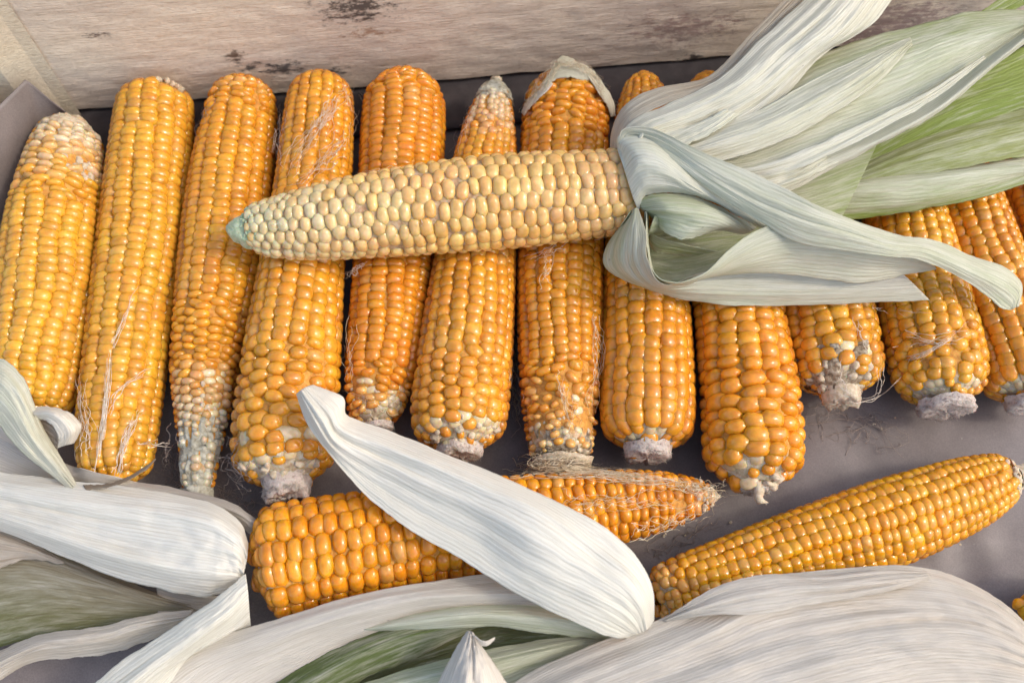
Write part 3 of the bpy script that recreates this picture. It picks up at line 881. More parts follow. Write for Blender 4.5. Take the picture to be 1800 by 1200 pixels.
# ------------------------------------------------------------------ husk leaves
def leaf(T, rails, mat=None, tint=None, bulge=0.0, nu=110, nv=40, wr=0.5, wf=9.0, curl=0.0, clear=0.0022, skip=(), seed=0, name='husk_leaf', thick=0.00035, cross=0.0, label=None, edge=0.6, lin=False):
    """rails: lines of (x, y, height in mm) along the leaf, from one edge to the other.
    tint: (green0, green1, tan0, tan1, [side green0, side1]) pigment from base to tip."""
    mat = mat or M_husk
    k = max(len(r) for r in rails)
    RR = []
    for r in rails:
        r = np.array(r, float)
        sl = np.r_[0, np.cumsum(np.linalg.norm(np.diff(r[:, :2], axis=0), axis=1))]
        if len(r) != k or True:
            tq = np.linspace(0, len(r) - 1, nu) if not lin else np.interp(np.linspace(0, sl[-1], nu), sl, np.arange(len(r)))
        RR.append(catmull_at(r, tq))
    RR = np.array(RR)                         # (rails, nu, 3)
    if len(rails) == 2: G = RR[0][None] * (1 - np.linspace(0, 1, nv))[:, None, None] + RR[1][None] * np.linspace(0, 1, nv)[:, None, None]
    else: G = catmull(RR, nv)
    G = np.transpose(G, (1, 0, 2)).copy()     # (nu, nv, 3)
    vv = np.linspace(0, 1, nv)[None, :]; uu = np.linspace(0, 1, nu)[:, None]
    G[:, :, 2] += bulge * np.sin(math.pi * vv)
    sd_ = seed * 7.3 + len(rails)
    # wrinkles that run along the leaf, ragged edges
    for i in range(nu):
        for j in range(nv):
            u, v = i / (nu - 1), j / (nv - 1)
            a = 1.1 * (0.35 - abs(noise.noise(Vector((u * 1.3 + 3, v * wf * .7 + u, sd_ + 2))))) + noise.noise(Vector((u * 2.2, v * wf, sd_))) + 0.6 * noise.noise(Vector((u * 4.5, v * wf * 2.6, sd_ + 5))) + .35 * noise.noise(Vector((u * 14, v * wf * 1.2, sd_ + 8))) + .14 * noise.noise(Vector((u * 36, v * wf * 1.6, sd_ + 11)))
            G[i, j, 2] += wr * a * (0.35 + 0.65 * math.sin(math.pi * v))
            e = max(0, 1 - min(v, 1 - v) * 8)
            if e:
                G[i, j, 2] += edge * e * noise.noise(Vector((u * 11, sd_, round(v))))
                if j in (0, nv - 1): G[i, j, 1] += 0.9 * noise.noise(Vector((u * 90, sd_ + 6, round(v))))
                G[i, j, 1] += 2.6 * e * noise.noise(Vector((u * 16, sd_ + 3, round(v))))
    z = G[:, :, 2] / 1000
    P = at(G[:, :, 0], G[:, :, 1], z)
    if clear:
        for _ in range(3):
            hs = cob_surface(P[..., 0], P[..., 1], skip)
            z = np.maximum(z, np.where(hs > 0, hs + clear, 0))
            P = at(G[:, :, 0], G[:, :, 1], z)
        # soften the lift
        for _ in range(4):
            zs = z.copy()
            zs[1:-1, 1:-1] = (z[1:-1, 1:-1] * 2 + z[:-2, 1:-1] + z[2:, 1:-1] + z[1:-1, :-2] + z[1:-1, 2:]) / 6
            z = np.maximum(zs, z * 0.999 if False else zs)
        P = at(G[:, :, 0], G[:, :, 1], z)
    V = P.reshape(-1, 3)
    Fc = [(i * nv + j, i * nv + j + 1, (i + 1) * nv + j + 1, (i + 1) * nv + j) for i in range(nu - 1) for j in range(nv - 1)]
    o = T.part(name, V, Fc, mat, True, None, label)
    me = o.data
    # texture coordinates in centimetres along and across
    ul = np.r_[0, np.cumsum(np.linalg.norm(np.diff(P.mean(1), axis=0), axis=1))] * 100
    vl = np.linspace(0, 1, nv) * np.linalg.norm(np.diff(P, axis=1), axis=2).sum(1).max() * 100
    li = np.empty(len(me.loops), np.int32); me.loops.foreach_get('vertex_index', li)
    uvl = me.uv_layers.new(name='UVMap')
    uvs = np.stack([ul[li // nv] + seed * 3.1, vl[li % nv] + seed * 5.7], -1)
    uvl.data.foreach_set('uv', uvs.astype(np.float32).ravel())
    tn = list(tint or (0.1, 0.1, 0.0, 0.0))
    if T is c14: tn[0] += .15; tn[1] += .15
    ca = me.color_attributes.new('tint', 'FLOAT_COLOR', 'POINT')
    uf = np.repeat(np.linspace(0, 1, nu), nv); vf = np.tile(np.linspace(0, 1, nv), nu)
    g_ = tn[0] + (tn[1] - tn[0]) * uf
    if len(tn) > 4: g_ = g_ + tn[4] * (1 - vf) ** 2 + tn[5] * vf ** 2
    a_ = tn[2] + (tn[3] - tn[2]) * uf
    if len(tn) > 6: a_ = a_ + tn[6] * (1 - vf) ** 2 + tn[7] * vf ** 2
    cc = np.stack([np.clip(g_, 0, 1), np.clip(a_, 0, 1), np.zeros_like(g_), np.ones_like(g_)], -1)
    ca.data.foreach_set('color', cc.astype(np.float32).ravel())
    md = o.modifiers.new('thickness', 'SOLIDIFY'); md.thickness = thick; md.offset = 0
    return o

# --- husk of the pale ear (upper right) -----------------------------------
L = c14
# outer green leaves going off to the right
leaf(L, [[(1420, 300, 54), (1560, 120, 60), (1680, 50, 64), (1770, -10, 66), (1860, -60, 66)], [(1420, 330, 52), (1580, 180, 58), (1700, 70, 62), (1800, 10, 64), (1880, -20, 64)]], tint=(.5, .9, 0, 0), seed=20)
leaf(L, [[(1440, 290, 52), (1580, 190, 62), (1700, 128, 62), (1830, 70, 60)], [(1440, 330, 56), (1600, 240, 61), (1700, 190, 64), (1830, 150, 62)], [(1450, 360, 52), (1600, 270, 57), (1700, 225, 60), (1830, 180, 58)]], tint=(.85, 1, 0, .0), seed=21, wr=.9)
leaf(L, [[(1430, 320, 53), (1560, 260, 58), (1680, 215, 59), (1830, 180, 57)], [(1430, 345, 56), (1560, 290, 63), (1690, 250, 65), (1830, 215, 62)], [(1430, 375, 53), (1560, 322, 59), (1690, 295, 61), (1830, 270, 58)]], tint=(.62, .66, .1, .22), seed=22, wr=1.0, wf=7)
leaf(L, [[(1380, 330, 52), (1500, 312, 57), (1620, 300, 58), (1720, 288, 57), (1830, 272, 55)], [(1380, 345, 54), (1500, 326, 62), (1620, 315, 63), (1720, 303, 62), (1830, 293, 57)], [(1390, 365, 52), (1500, 358, 57), (1620, 350, 58), (1720, 330, 57), (1830, 300, 54)],
          [(1400, 390, 50), (1500, 386, 51), (1620, 368, 52), (1730, 346, 52), (1830, 312, 51)]], tint=(.20, .16, 0, 0, .1, .55), seed=23, wr=.8)
# pale triangular leaf
leaf(L, [[(1300, 300, 62), (1420, 270, 67), (1550, 235, 69)], [(1300, 340, 60), (1400, 340, 64), (1520, 300, 66)], [(1340, 370, 58), (1420, 385, 60), (1482, 378, 60)]], tint=(.10, .55, 0, 0), seed=24)
# tan back-turned leaf hugging the collar
leaf(L, [[(1092, 330, 60), (1074, 268, 62), (1078, 222, 68), (1100, 184, 74), (1150, 156, 78), (1245, 134, 80), (1325, 55, 84), (1405, -30, 88)],
         [(1110, 330, 74), (1092, 268, 78), (1096, 232, 80), (1122, 206, 82), (1180, 178, 83), (1275, 140, 84), (1360, 50, 87), (1440, -30, 90)]], tint=(.05, .05, .25, .75), seed=25, wr=.3, clear=0)
# white corrugated leaf going up over the back board
leaf(L, [[(1092, 250, 80), (1108, 215, 84), (1180, 180, 86), (1262, 140, 87), (1335, 72, 89), (1400, 12, 91), (1450, -30, 92)],
         [(1108, 262, 82), (1135, 225, 90), (1210, 195, 91), (1300, 150, 93), (1372, 85, 94), (1440, 28, 96), (1500, -30, 98)],
         [(1130, 275, 83), (1165, 245, 88), (1250, 215, 88), (1340, 165, 88), (1410, 105, 90), (1482, 50, 93), (1545, -30, 95)],
         [(1160, 290, 82), (1200, 268, 86), (1300, 235, 85), (1380, 170, 85), (1445, 98, 85), (1532, 44, 86), (1590, -30, 88)]], tint=(.06, .0, 0, .1), seed=26, wr=2.2, wf=9, nu=130, nv=70, skip=())
# the broad leaf to the far right, with a bright folded lower edge
leaf(L, [[(1170, 240, 78), (1300, 180, 78), (1420, 105, 76), (1530, 66, 78), (1640, 38, 80), (1715, 20, 80), (1850, 18, 80)],
         [(1190, 265, 82), (1310, 225, 83), (1430, 165, 84), (1540, 118, 85), (1640, 78, 86), (1730, 52, 86), (1850, 30, 84)],
         [(1210, 290, 80), (1320, 270, 80), (1440, 222, 82), (1550, 180, 82), (1650, 132, 83), (1740, 84, 82), (1850, 18, 82)],
         [(1230, 305, 80), (1330, 300, 81), (1450, 262, 82), (1560, 212, 80), (1650, 160, 80), (1745, 96, 80), (1850, 22, 80)],
         [(1250, 320, 79), (1345, 322, 79), (1460, 285, 83), (1555, 240, 87), (1650, 188, 88), (1745, 112, 88), (1850, 30, 86)],
         [(1260, 335, 76), (1360, 345, 76), (1460, 298, 79), (1560, 246, 83), (1655, 194, 84), (1745, 120, 84), (1850, 40, 82)]], tint=(.10, .16, 0, 0, .30, -.1), seed=27, wr=1.3, wf=7, nu=150, nv=90)
leaf(L, [[(1130, 270, 82), (1230, 232, 86), (1330, 196, 88), (1430, 140, 88), (1520, 98, 88), (1600, 66, 87)], [(1150, 285, 84), (1250, 256, 90), (1350, 222, 92), (1450, 172, 92), (1530, 124, 91), (1602, 72, 88)], [(1170, 300, 82), (1270, 282, 86), (1370, 250, 87), (1460, 202, 87), (1540, 148, 87), (1604, 80, 86)]],
     tint=(.02, .22, .1, .1), seed=43, wr=1.6, wf=7, nu=120, nv=60)
leaf(L, [[(1210, 300, 80), (1330, 292, 86), (1440, 252, 90), (1540, 206, 92), (1640, 156, 92), (1730, 98, 90)], [(1230, 312, 80), (1350, 312, 84), (1450, 276, 88), (1550, 226, 90), (1645, 172, 91), (1732, 104, 89)]],
     tint=(.0, .10, .0, .1), seed=44, wr=1.2, wf=4, nu=120, nv=30)
# crumpled inner scrap
leaf(L, [[(1150, 250, 88), (1230, 215, 90), (1275, 192, 92)], [(1190, 262, 90), (1250, 235, 91), (1300, 200, 89)]], tint=(.1, .05, .05, 0), seed=29, wr=1.6, nu=60, nv=24, wf=6)
leaf(L, [[(1250, 318, 82), (1330, 310, 86), (1400, 292, 86), (1440, 272, 84)], [(1290, 345, 80), (1350, 340, 82), (1410, 318, 82), (1480, 282, 82)]], tint=(.05, .1, .12, 0), seed=30, wr=2.4, nu=70, nv=26, wf=5)
# inside of the pocket, green
leaf(L, [[(1150, 380, 56), (1200, 385, 60), (1300, 390, 60), (1400, 395, 60)], [(1138, 425, 50), (1200, 420, 52), (1300, 410, 54), (1400, 410, 56)], [(1145, 490, 50), (1200, 500, 50), (1300, 470, 50), (1400, 440, 52)]], tint=(.42, .5, .05, 0), seed=31, wr=.6)
leaf(L, [[(1132, 385, 66), (1150, 412, 66), (1200, 428, 66), (1262, 442, 64)], [(1126, 400, 60), (1150, 440, 58), (1175, 446, 58), (1215, 450, 58)]], tint=(.4, .5, 0, 0), seed=32, wr=.6, nu=50, nv=20)
# white bulging inner leaf, upper lobe and lower lobe
leaf(L, [[(1085, 262, 79), (1088, 238, 84), (1130, 228, 87), (1175, 250, 87), (1240, 300, 85), (1300, 352, 82), (1345, 395, 78)],
         [(1098, 300, 84), (1120, 276, 92), (1155, 280, 94), (1200, 310, 92), (1245, 340, 88), (1300, 372, 83), (1345, 398, 78)],
         [(1112, 345, 80), (1135, 322, 87), (1175, 322, 89), (1215, 335, 88), (1255, 352, 85), (1305, 380, 81), (1345, 402, 77)],
         [(1122, 372, 74), (1135, 345, 80), (1170, 338, 83), (1215, 343, 83), (1260, 358, 81), (1305, 384, 78), (1345, 404, 75)]], tint=(.05, .12, 0, 0), seed=33, wr=1.0, wf=6, nu=90, nv=60)
leaf(L, [[(1122, 348, 77), (1160, 340, 82), (1210, 342, 82), (1262, 362, 80), (1310, 388, 76), (1330, 400, 74)],
         [(1128, 368, 76), (1170, 366, 86), (1225, 372, 86), (1270, 384, 82), (1300, 400, 76), (1318, 408, 72)],
         [(1150, 385, 68), (1165, 405, 74), (1195, 420, 76), (1225, 416, 76), (1260, 404, 73), (1300, 412, 70)]], tint=(.45, .05, 0, 0), seed=34, wr=1.2, wf=5, nu=70, nv=50)
# long leaf crossing from the collar to the twisted tip at the right
leaf(L, [[(1086, 250, 84), (1098, 226, 90), (1150, 226, 94), (1235, 268, 97), (1330, 308, 98), (1420, 352, 98), (1500, 388, 92), (1575, 412, 84), (1640, 422, 74), (1710, 450, 64), (1768, 472, 58), (1796, 500, 53), (1791, 538, 50)],
         [(1090, 258, 83), (1112, 236, 88), (1165, 252, 92), (1240, 302, 95), (1325, 350, 95), (1410, 385, 95), (1490, 408, 93), (1565, 430, 87), (1630, 440, 78), (1700, 470, 69), (1752, 494, 62), (1785, 518, 55), (1784, 541, 51)],
         [(1092, 266, 82), (1125, 242, 86), (1180, 285, 90), (1250, 335, 90), (1330, 385, 88), (1400, 425, 86), (1480, 440, 86), (1558, 450, 84), (1620, 458, 76), (1690, 490, 65), (1732, 518, 57), (1758, 541, 52), (1777, 545, 50)]], tint=(.10, .25, 0, 0, .0, .0, .1, 0), seed=35, wr=.7, wf=7, nu=170, nv=60, skip=())
# lower sheet with the curled rim of the pocket
leaf(L, [[(1136, 372, 78), (1137, 430, 78), (1150, 480, 78), (1190, 497, 80), (1240, 478, 83), (1290, 432, 86), (1350, 396, 87), (1430, 385, 88), (1510, 405, 86), (1575, 430, 80), (1642, 468, 66)],
         [(1140, 372, 70), (1140, 430, 68), (1155, 490, 66), (1195, 500, 72), (1245, 485, 78), (1300, 455, 81), (1365, 430, 82), (1440, 430, 82), (1515, 440, 79), (1580, 455, 72), (1644, 470, 62)],
         [(1134, 372, 64), (1130, 430, 60), (1148, 492, 58), (1190, 502, 62), (1250, 488, 66), (1330, 480, 68), (1400, 484, 66), (1460, 492, 64), (1520, 497, 62), (1585, 484, 60), (1646, 472, 58)]], tint=(.30, .06, 0, .05), seed=36, wr=.7, wf=8, nu=150, nv=56)
# outer leaf folding under, down from the collar and along the bottom of the bundle
leaf(L, [[(1122, 366, 78), (1136, 410, 80), (1138, 455, 79), (1168, 500, 75), (1245, 476, 62), (1340, 470, 60), (1440, 478, 59), (1530, 482, 58), (1590, 484, 57)],
         [(1116, 366, 78), (1102, 425, 74), (1106, 470, 68), (1148, 506, 64), (1230, 506, 60), (1330, 508, 58), (1430, 512, 57), (1520, 510, 56), (1612, 505, 55)],
         [(1108, 372, 70), (1064, 438, 58), (1068, 474, 54), (1118, 500, 52), (1205, 527, 51), (1310, 537, 50), (1410, 536, 50), (1510, 532, 50), (1634, 527, 49)]], tint=(.32, .0, 0, .12, -.1, .1, .25, -.05), seed=37, wr=.8, wf=8, nu=140, nv=60)

# --- husk scrap on the top of cob 7 ----------------------------------------
leaf(c7, [[(955, 148, 37), (972, 118, 38), (990, 98, 36), (1018, 112, 37), (1040, 128, 38)], [(958, 158, 42), (976, 140, 45), (1000, 136, 47), (1022, 140, 46), (1042, 142, 43)]], M_husk, (.35, .2, .1, .1), seed=40, wr=1.8, nu=50, nv=20, wf=4, clear=.0004, name='husk_scrap')
leaf(c7, [[(1005, 108, 40), (1035, 118, 41), (1062, 150, 39), (1078, 178, 34), (1082, 204, 28)], [(1010, 122, 43), (1032, 134, 45), (1050, 160, 43), (1066, 184, 37), (1074, 206, 30)]], M_husk, (.2, .2, .1, .2), seed=41, wr=1.8, nu=50, nv=16, wf=4, clear=.0004, name='husk_scrap', edge=1.6)
leaf(c7, [[(966, 140, 41), (948, 158, 40), (928, 176, 34), (916, 198, 28)], [(972, 148, 44), (955, 166, 43), (938, 182, 38), (921, 202, 31)]], M_husk, (.0, .0, .1, .2), seed=42, wr=1.2, nu=40, nv=12, wf=4, clear=.0004, name='husk_scrap', edge=1.6)

# --- husk of the front crosswise ear (lower left) ----------------------------
K = c15
leaf(K, [[(-40, 905, 12), (60, 940, 14), (180, 1000, 15), (300, 1050, 16), (400, 1060, 16)], [(-40, 1000, 14), (60, 1000, 18), (180, 1030, 20), (300, 1062, 20), (400, 1080, 18)], [(-40, 1150, 10), (60, 1120, 12), (180, 1100, 12), (300, 1085, 12), (400, 1095, 12)]],
     M_huskdry, (.45, .35, .35, .6, .0, .55, .2, -.2), seed=50, wr=1.0, wf=10, clear=0)
leaf(K, [[(-40, 905, 24), (20, 932, 25), (62, 955, 24), (110, 985, 22)], [(-40, 950, 27), (10, 960, 28), (60, 970, 26), (112, 988, 22)], [(-40, 1010, 22), (0, 998, 23), (50, 982, 23), (114, 991, 22)]], M_huskdry, (.0, .0, .7, .4), seed=58, nu=40, nv=24, clear=0)
leaf(K, [[(275, 1020, 18), (330, 1040, 20), (400, 1050, 22)], [(278, 1085, 16), (330, 1084, 18), (400, 1084, 20)]], M_huskdry, (.0, .0, .5, .3), seed=51, nu=30, nv=20, clear=0)
# lower light edged leaf
leaf(K, [[(-40, 1160, 20), (60, 1118, 24), (130, 1106, 26), (190, 1098, 26), (250, 1082, 26), (340, 1070, 26)], [(-40, 1185, 22), (60, 1138, 28), (130, 1128, 30), (190, 1118, 30), (250, 1100, 30), (330, 1085, 28)], [(-60, 1240, 18), (40, 1170, 20), (130, 1155, 20), (200, 1146, 20), (250, 1130, 21), (320, 1100, 24)]],
     M_huskdry, (.05, .05, .4, .0), seed=52, wr=1.0, clear=0)
# tan narrow leaf behind, running to the ear's base
leaf(K, [[(-30, 700, 22), (50, 765, 24), (110, 812, 26), (220, 842, 29), (330, 862, 32), (410, 885, 36), (456, 918, 36)], [(-30, 760, 26), (50, 806, 28), (120, 836, 30), (230, 856, 33), (330, 874, 36), (410, 898, 39), (452, 925, 38)],
         [(-30, 830, 20), (60, 850, 22), (140, 862, 24), (250, 875, 28), (340, 890, 30), (410, 915, 34), (446, 945, 36)]], M_huskdry, (.0, .0, .05, .45), seed=53, wr=.8, clear=.0015, skip=(15,))
# big white leaf
leaf(K, [[(-40, 825, 34), (60, 838, 36), (180, 850, 38), (290, 866, 41), (370, 884, 44), (420, 915, 45), (436, 955, 42)],
         [(-40, 850, 38), (60, 866, 42), (180, 885, 46), (290, 900, 50), (370, 915, 52), (418, 945, 50), (434, 980, 45)],
         [(-40, 880, 36), (60, 900, 40), (180, 930, 44), (290, 950, 48), (370, 965, 50), (415, 980, 48), (430, 1000, 44)],
         [(-40, 900, 37), (60, 930, 42), (180, 968, 46), (290, 994, 48), (370, 1006, 48), (412, 1010, 45), (426, 1018, 42)],
         [(-40, 918, 30), (60, 955, 33), (180, 1006, 34), (290, 1036, 35), (360, 1048, 36), (405, 1036, 37), (424, 1026, 38)]],
     M_husk, (.0, .0, .0, .0), seed=54, wr=2.6, wf=7, nu=130, nv=100, clear=.0018, skip=(15,))
# fold from the base going down and to the left
leaf(K, [[(432, 1008, 46), (385, 1046, 48), (330, 1085, 47), (260, 1130, 44), (190, 1180, 42), (140, 1230, 40)],
         [(436, 1040, 48), (400, 1075, 51), (350, 1112, 51), (290, 1155, 48), (230, 1200, 46), (180, 1240, 44)],
         [(438, 1070, 42), (410, 1095, 42), (365, 1125, 42), (310, 1165, 41), (262, 1205, 41), (230, 1240, 40)],
         [(441, 1100, 36), (425, 1108, 36), (385, 1128, 36), (340, 1150, 36), (300, 1200, 36), (270, 1240, 36)]], M_husk, (.05, .05, .05, .1), seed=55, wr=1.2, wf=8, nu=100, nv=60, clear=0)
# cream and tan sheet running under the cob to the right
leaf(K, [[(200, 1230, 28), (300, 1150, 34), (400, 1112, 38), (500, 1084, 42), (610, 1050, 44), (720, 1028, 44), (880, 1008, 42), (960, 1020, 40), (1040, 1060, 36)],
         [(260, 1240, 34), (350, 1170, 38), (440, 1135, 42), (530, 1100, 46), (640, 1068, 48), (750, 1048, 48), (890, 1040, 46), (970, 1048, 42), (1050, 1080, 38)],
         [(330, 1250, 30), (420, 1190, 33), (500, 1150, 36), (580, 1118, 38), (680, 1090, 40), (780, 1068, 42), (900, 1066, 42), (980, 1076, 39), (1060, 1100, 35)],
         [(420, 1260, 24), (480, 1215, 27), (560, 1172, 30), (640, 1132, 32), (720, 1105, 33), (800, 1088, 33), (900, 1080, 33), (990, 1092, 32), (1070, 1110, 31)]],
     M_huskdry, (.0, .10, .05, .0, .05, .0, .0, .1), seed=56, wr=1.1, wf=9, nu=140, nv=70, clear=.0015)
leaf(K, [[(440, 1230, 28), (540, 1166, 32), (640, 1118, 35), (740, 1090, 36), (838, 1090, 36)], [(480, 1240, 32), (580, 1180, 37), (670, 1135, 39), (750, 1110, 39), (838, 1096, 37)], [(540, 1250, 22), (640, 1192, 26), (720, 1160, 27), (790, 1126, 28), (838, 1102, 30)]],
     M_huskdry, (1.0, .7, .0, .0), seed=57, wr=.8, nu=90, nv=40, clear=.0)

# --- husk of the tilted ear (bottom) -----------------------------------------
J = c16
leaf(J, [[(560, 1200, 6), (700, 1140, 8), (860, 1090, 10), (1000, 1080, 12), (1120, 1100, 14)], [(560, 1300, 6), (700, 1240, 6), (860, 1200, 6), (1000, 1180, 8), (1120, 1160, 10)]], M_huskdry, (1, 1, .2, .2), seed=60, wr=.8, clear=0)
leaf(J, [[(640, 1100, 36), (740, 1074, 40), (850, 1060, 42), (960, 1062, 42), (1040, 1082, 40), (1100, 1112, 36)], [(640, 1106, 38), (740, 1090, 45), (850, 1080, 48), (960, 1088, 47), (1040, 1104, 42), (1105, 1122, 36)], [(650, 1108, 36), (740, 1106, 39), (860, 1100, 40), (960, 1112, 40), (1030, 1120, 38), (1090, 1128, 34)]],
     M_husk, (.22, .35, .0, .0, .1, .15), seed=61, wr=.6, nu=90, nv=36, clear=.001, skip=(16,))
leaf(J, [[(560, 1225, 26), (700, 1180, 30), (820, 1150, 33), (950, 1124, 34), (1060, 1114, 34), (1120, 1112, 32)], [(600, 1240, 30), (740, 1200, 35), (850, 1175, 38), (970, 1145, 39), (1070, 1125, 37), (1125, 1118, 32)], [(700, 1270, 22), (820, 1240, 24), (920, 1210, 26), (1020, 1165, 28), (1080, 1138, 30), (1130, 1126, 31)]],
     M_husk, (.55, .32, .0, .1), seed=62, wr=.8, nu=90, nv=40, clear=0)
# small cone-shaped curl at the bottom
leaf(J, [[(752, 1250, 44), (768, 1205, 47), (790, 1160, 50), (812, 1122, 53), (822, 1108, 54)], [(800, 1250, 58), (808, 1208, 59), (818, 1160, 59), (826, 1124, 57), (827, 1109, 55)], [(850, 1250, 56), (848, 1208, 57), (842, 1165, 58), (836, 1128, 56), (830, 1110, 55)], [(915, 1250, 46), (895, 1208, 48), (868, 1165, 51), (843, 1130, 53), (831, 1111, 54)]],
     M_huskdry, (.0, .0, .05, .05), seed=63, wr=1.8, nu=60, nv=40, clear=0)
leaf(J, [[(826, 1108, 55), (834, 1116, 57), (850, 1126, 58), (870, 1120, 56)], [(832, 1124, 55), (842, 1134, 55), (856, 1134, 56), (869, 1124, 56)]], M_huskdry, (0, 0, 0, .1), seed=64, wr=.2, nu=30, nv=14, clear=0, edge=.1)
# large pale leaf filling the lower right
leaf(J, [[(820, 1260, 38.0), (920, 1188, 42.0), (1010, 1144, 44.0), (1100, 1110, 46.0), (1180, 1078, 48.0), (1240, 1042, 49.8), (1330, 1014, 50.2), (1450, 1001, 49.8), (1590, 994, 48.0), (1680, 1014, 42.0), (1760, 1056, 36.0), (1815, 1105, 30.0)],
         [(880, 1290, 46.0), (980, 1220, 48.9), (1070, 1180, 50.2), (1160, 1145, 51.6), (1240, 1112, 52.5), (1310, 1078, 53.4), (1400, 1056, 53.4), (1500, 1044, 52.5), (1610, 1040, 50.7), (1700, 1055, 48.5), (1775, 1090, 43.0), (1830, 1140, 36.0)],
         [(960, 1320, 48.0), (1060, 1260, 50.7), (1150, 1220, 52.5), (1240, 1190, 54.3), (1320, 1160, 55.2), (1400, 1135, 55.6), (1480, 1118, 55.2), (1560, 1105, 54.3), (1650, 1100, 52.5), (1730, 1110, 50.2), (1800, 1140, 46.0), (1850, 1180, 38.0)],
         [(1060, 1340, 46.0), (1150, 1300, 49.8), (1250, 1270, 52.0), (1340, 1240, 53.9), (1420, 1215, 54.8), (1500, 1195, 54.8), (1570, 1180, 53.9), (1640, 1170, 52.5), (1710, 1170, 50.7), (1780, 1180, 48.0), (1840, 1200, 40.0), (1880, 1230, 34.0)],
         [(1100, 1400, 30.0), (1200, 1360, 38.0), (1300, 1330, 44.0), (1400, 1300, 48.0), (1480, 1280, 48.9), (1560, 1265, 48.9), (1630, 1255, 48.0), (1700, 1250, 44.0), (1770, 1250, 40.0), (1830, 1255, 34.0), (1880, 1265, 28.0), (1920, 1280, 24.0)]],
     M_huskdry, (.04, .02, .16, .22), seed=65, wr=3.6, wf=8, nu=190, nv=150, clear=.0015)
leaf(J, [[(1165, 1090, 49), (1205, 1062, 54), (1262, 1030, 56), (1340, 1010, 56), (1440, 1012, 56), (1540, 1002, 54), (1630, 1004, 50)], [(1168, 1091, 49), (1230, 1070, 57), (1310, 1050, 60), (1400, 1036, 60), (1480, 1030, 59), (1560, 1020, 56), (1635, 1010, 51)], [(1172, 1092, 49), (1250, 1080, 56), (1340, 1078, 58), (1420, 1062, 58), (1500, 1050, 57), (1570, 1036, 55), (1638, 1016, 50)]],
     M_huskdry, (.06, .0, .10, .25), seed=67, wr=1.6, wf=6, nu=110, nv=46, clear=.001, skip=(16,))
# the long white leaf thrown back over the crosswise ear
leaf(J, [[(550, 676, 66), (602, 698, 64), (612, 732, 60), (680, 755, 57), (765, 790, 58), (870, 833, 60), (965, 875, 62), (1052, 920, 64), (1112, 970, 62), (1146, 1030, 56), (1150, 1096, 46)],
         [(538, 680, 70), (580, 722, 70), (600, 755, 68), (668, 785, 65), (760, 824, 66), (860, 868, 68), (955, 912, 70), (1040, 975, 67), (1100, 1020, 66), (1130, 1060, 60), (1140, 1104, 48)],
         [(528, 686, 72), (562, 742, 71), (590, 785, 64), (655, 830, 58), (745, 880, 58), (840, 930, 60), (935, 990, 67), (1022, 1030, 67), (1080, 1060, 64), (1112, 1085, 58), (1128, 1112, 48)],
         [(521, 692, 66), (542, 748, 65), (580, 798, 60), (645, 872, 55), (720, 930, 56), (815, 985, 58), (905, 1040, 60), (985, 1082, 60), (1040, 1106, 57), (1078, 1120, 52), (1112, 1120, 45)]],
     M_husk, (.0, .04, .0, .0, .0, .05, .0, .05), seed=66, wr=1.6, wf=9, nu=180, nv=80)

# --- loose husk at the left edge ----------------------------------------------
D = Thing('loose_husk', at(40, 780, 0), 'greenish white dried husk curling at the left edge below the leftmost cob', 'corn husk')
leaf(D, [[(-30, 625, 50), (10, 634, 53), (42, 665, 54), (60, 710, 52), (78, 755, 48), (108, 805, 42), (140, 860, 38)], [(-30, 660, 54), (0, 680, 58), (26, 710, 58), (48, 750, 55), (70, 785, 50), (100, 822, 45), (134, 862, 40)],
         [(-60, 690, 48), (-30, 720, 50), (0, 750, 49), (30, 785, 47), (60, 812, 44), (95, 838, 42), (126, 864, 40)]], M_husk, (.28, .25, .0, .15), seed=70, wr=1.4, nu=80, nv=40)
leaf(D, [[(52, 718, 50), (85, 715, 52), (112, 720, 52), (133, 734, 50), (143, 751, 48), (130, 779, 44)], [(58, 727, 53), (84, 725, 57), (104, 733, 57), (119, 748, 55), (124, 763, 52), (116, 782, 46)], [(66, 736, 50), (80, 738, 53), (92, 747, 54), (100, 760, 52), (103, 772, 49), (101, 787, 44)]], M_husk, (.0, .0, .1, .3), seed=71, wr=1.2, nu=50, nv=24, clear=.001, edge=.5)
leaf(D, [[(40, 742, 44), (70, 736, 46), (92, 746, 47), (103, 764, 46)], [(50, 775, 40), (70, 780, 41), (88, 788, 41), (101, 792, 40)]], M_huskdry, (.0, .0, .8, .5), seed=73, wr=1.0, nu=30, nv=20, clear=0)
leaf(D, [[(146, 852, 40), (180, 852, 43), (220, 840, 47), (255, 820, 50), (273, 806, 52)], [(150, 860, 42), (182, 858, 45), (222, 846, 49), (257, 824, 51), (274, 807, 52)]], M_huskdry, (.3, .3, 1, 1), seed=72, wr=.3, nu=50, nv=8, clear=.001, edge=.1)

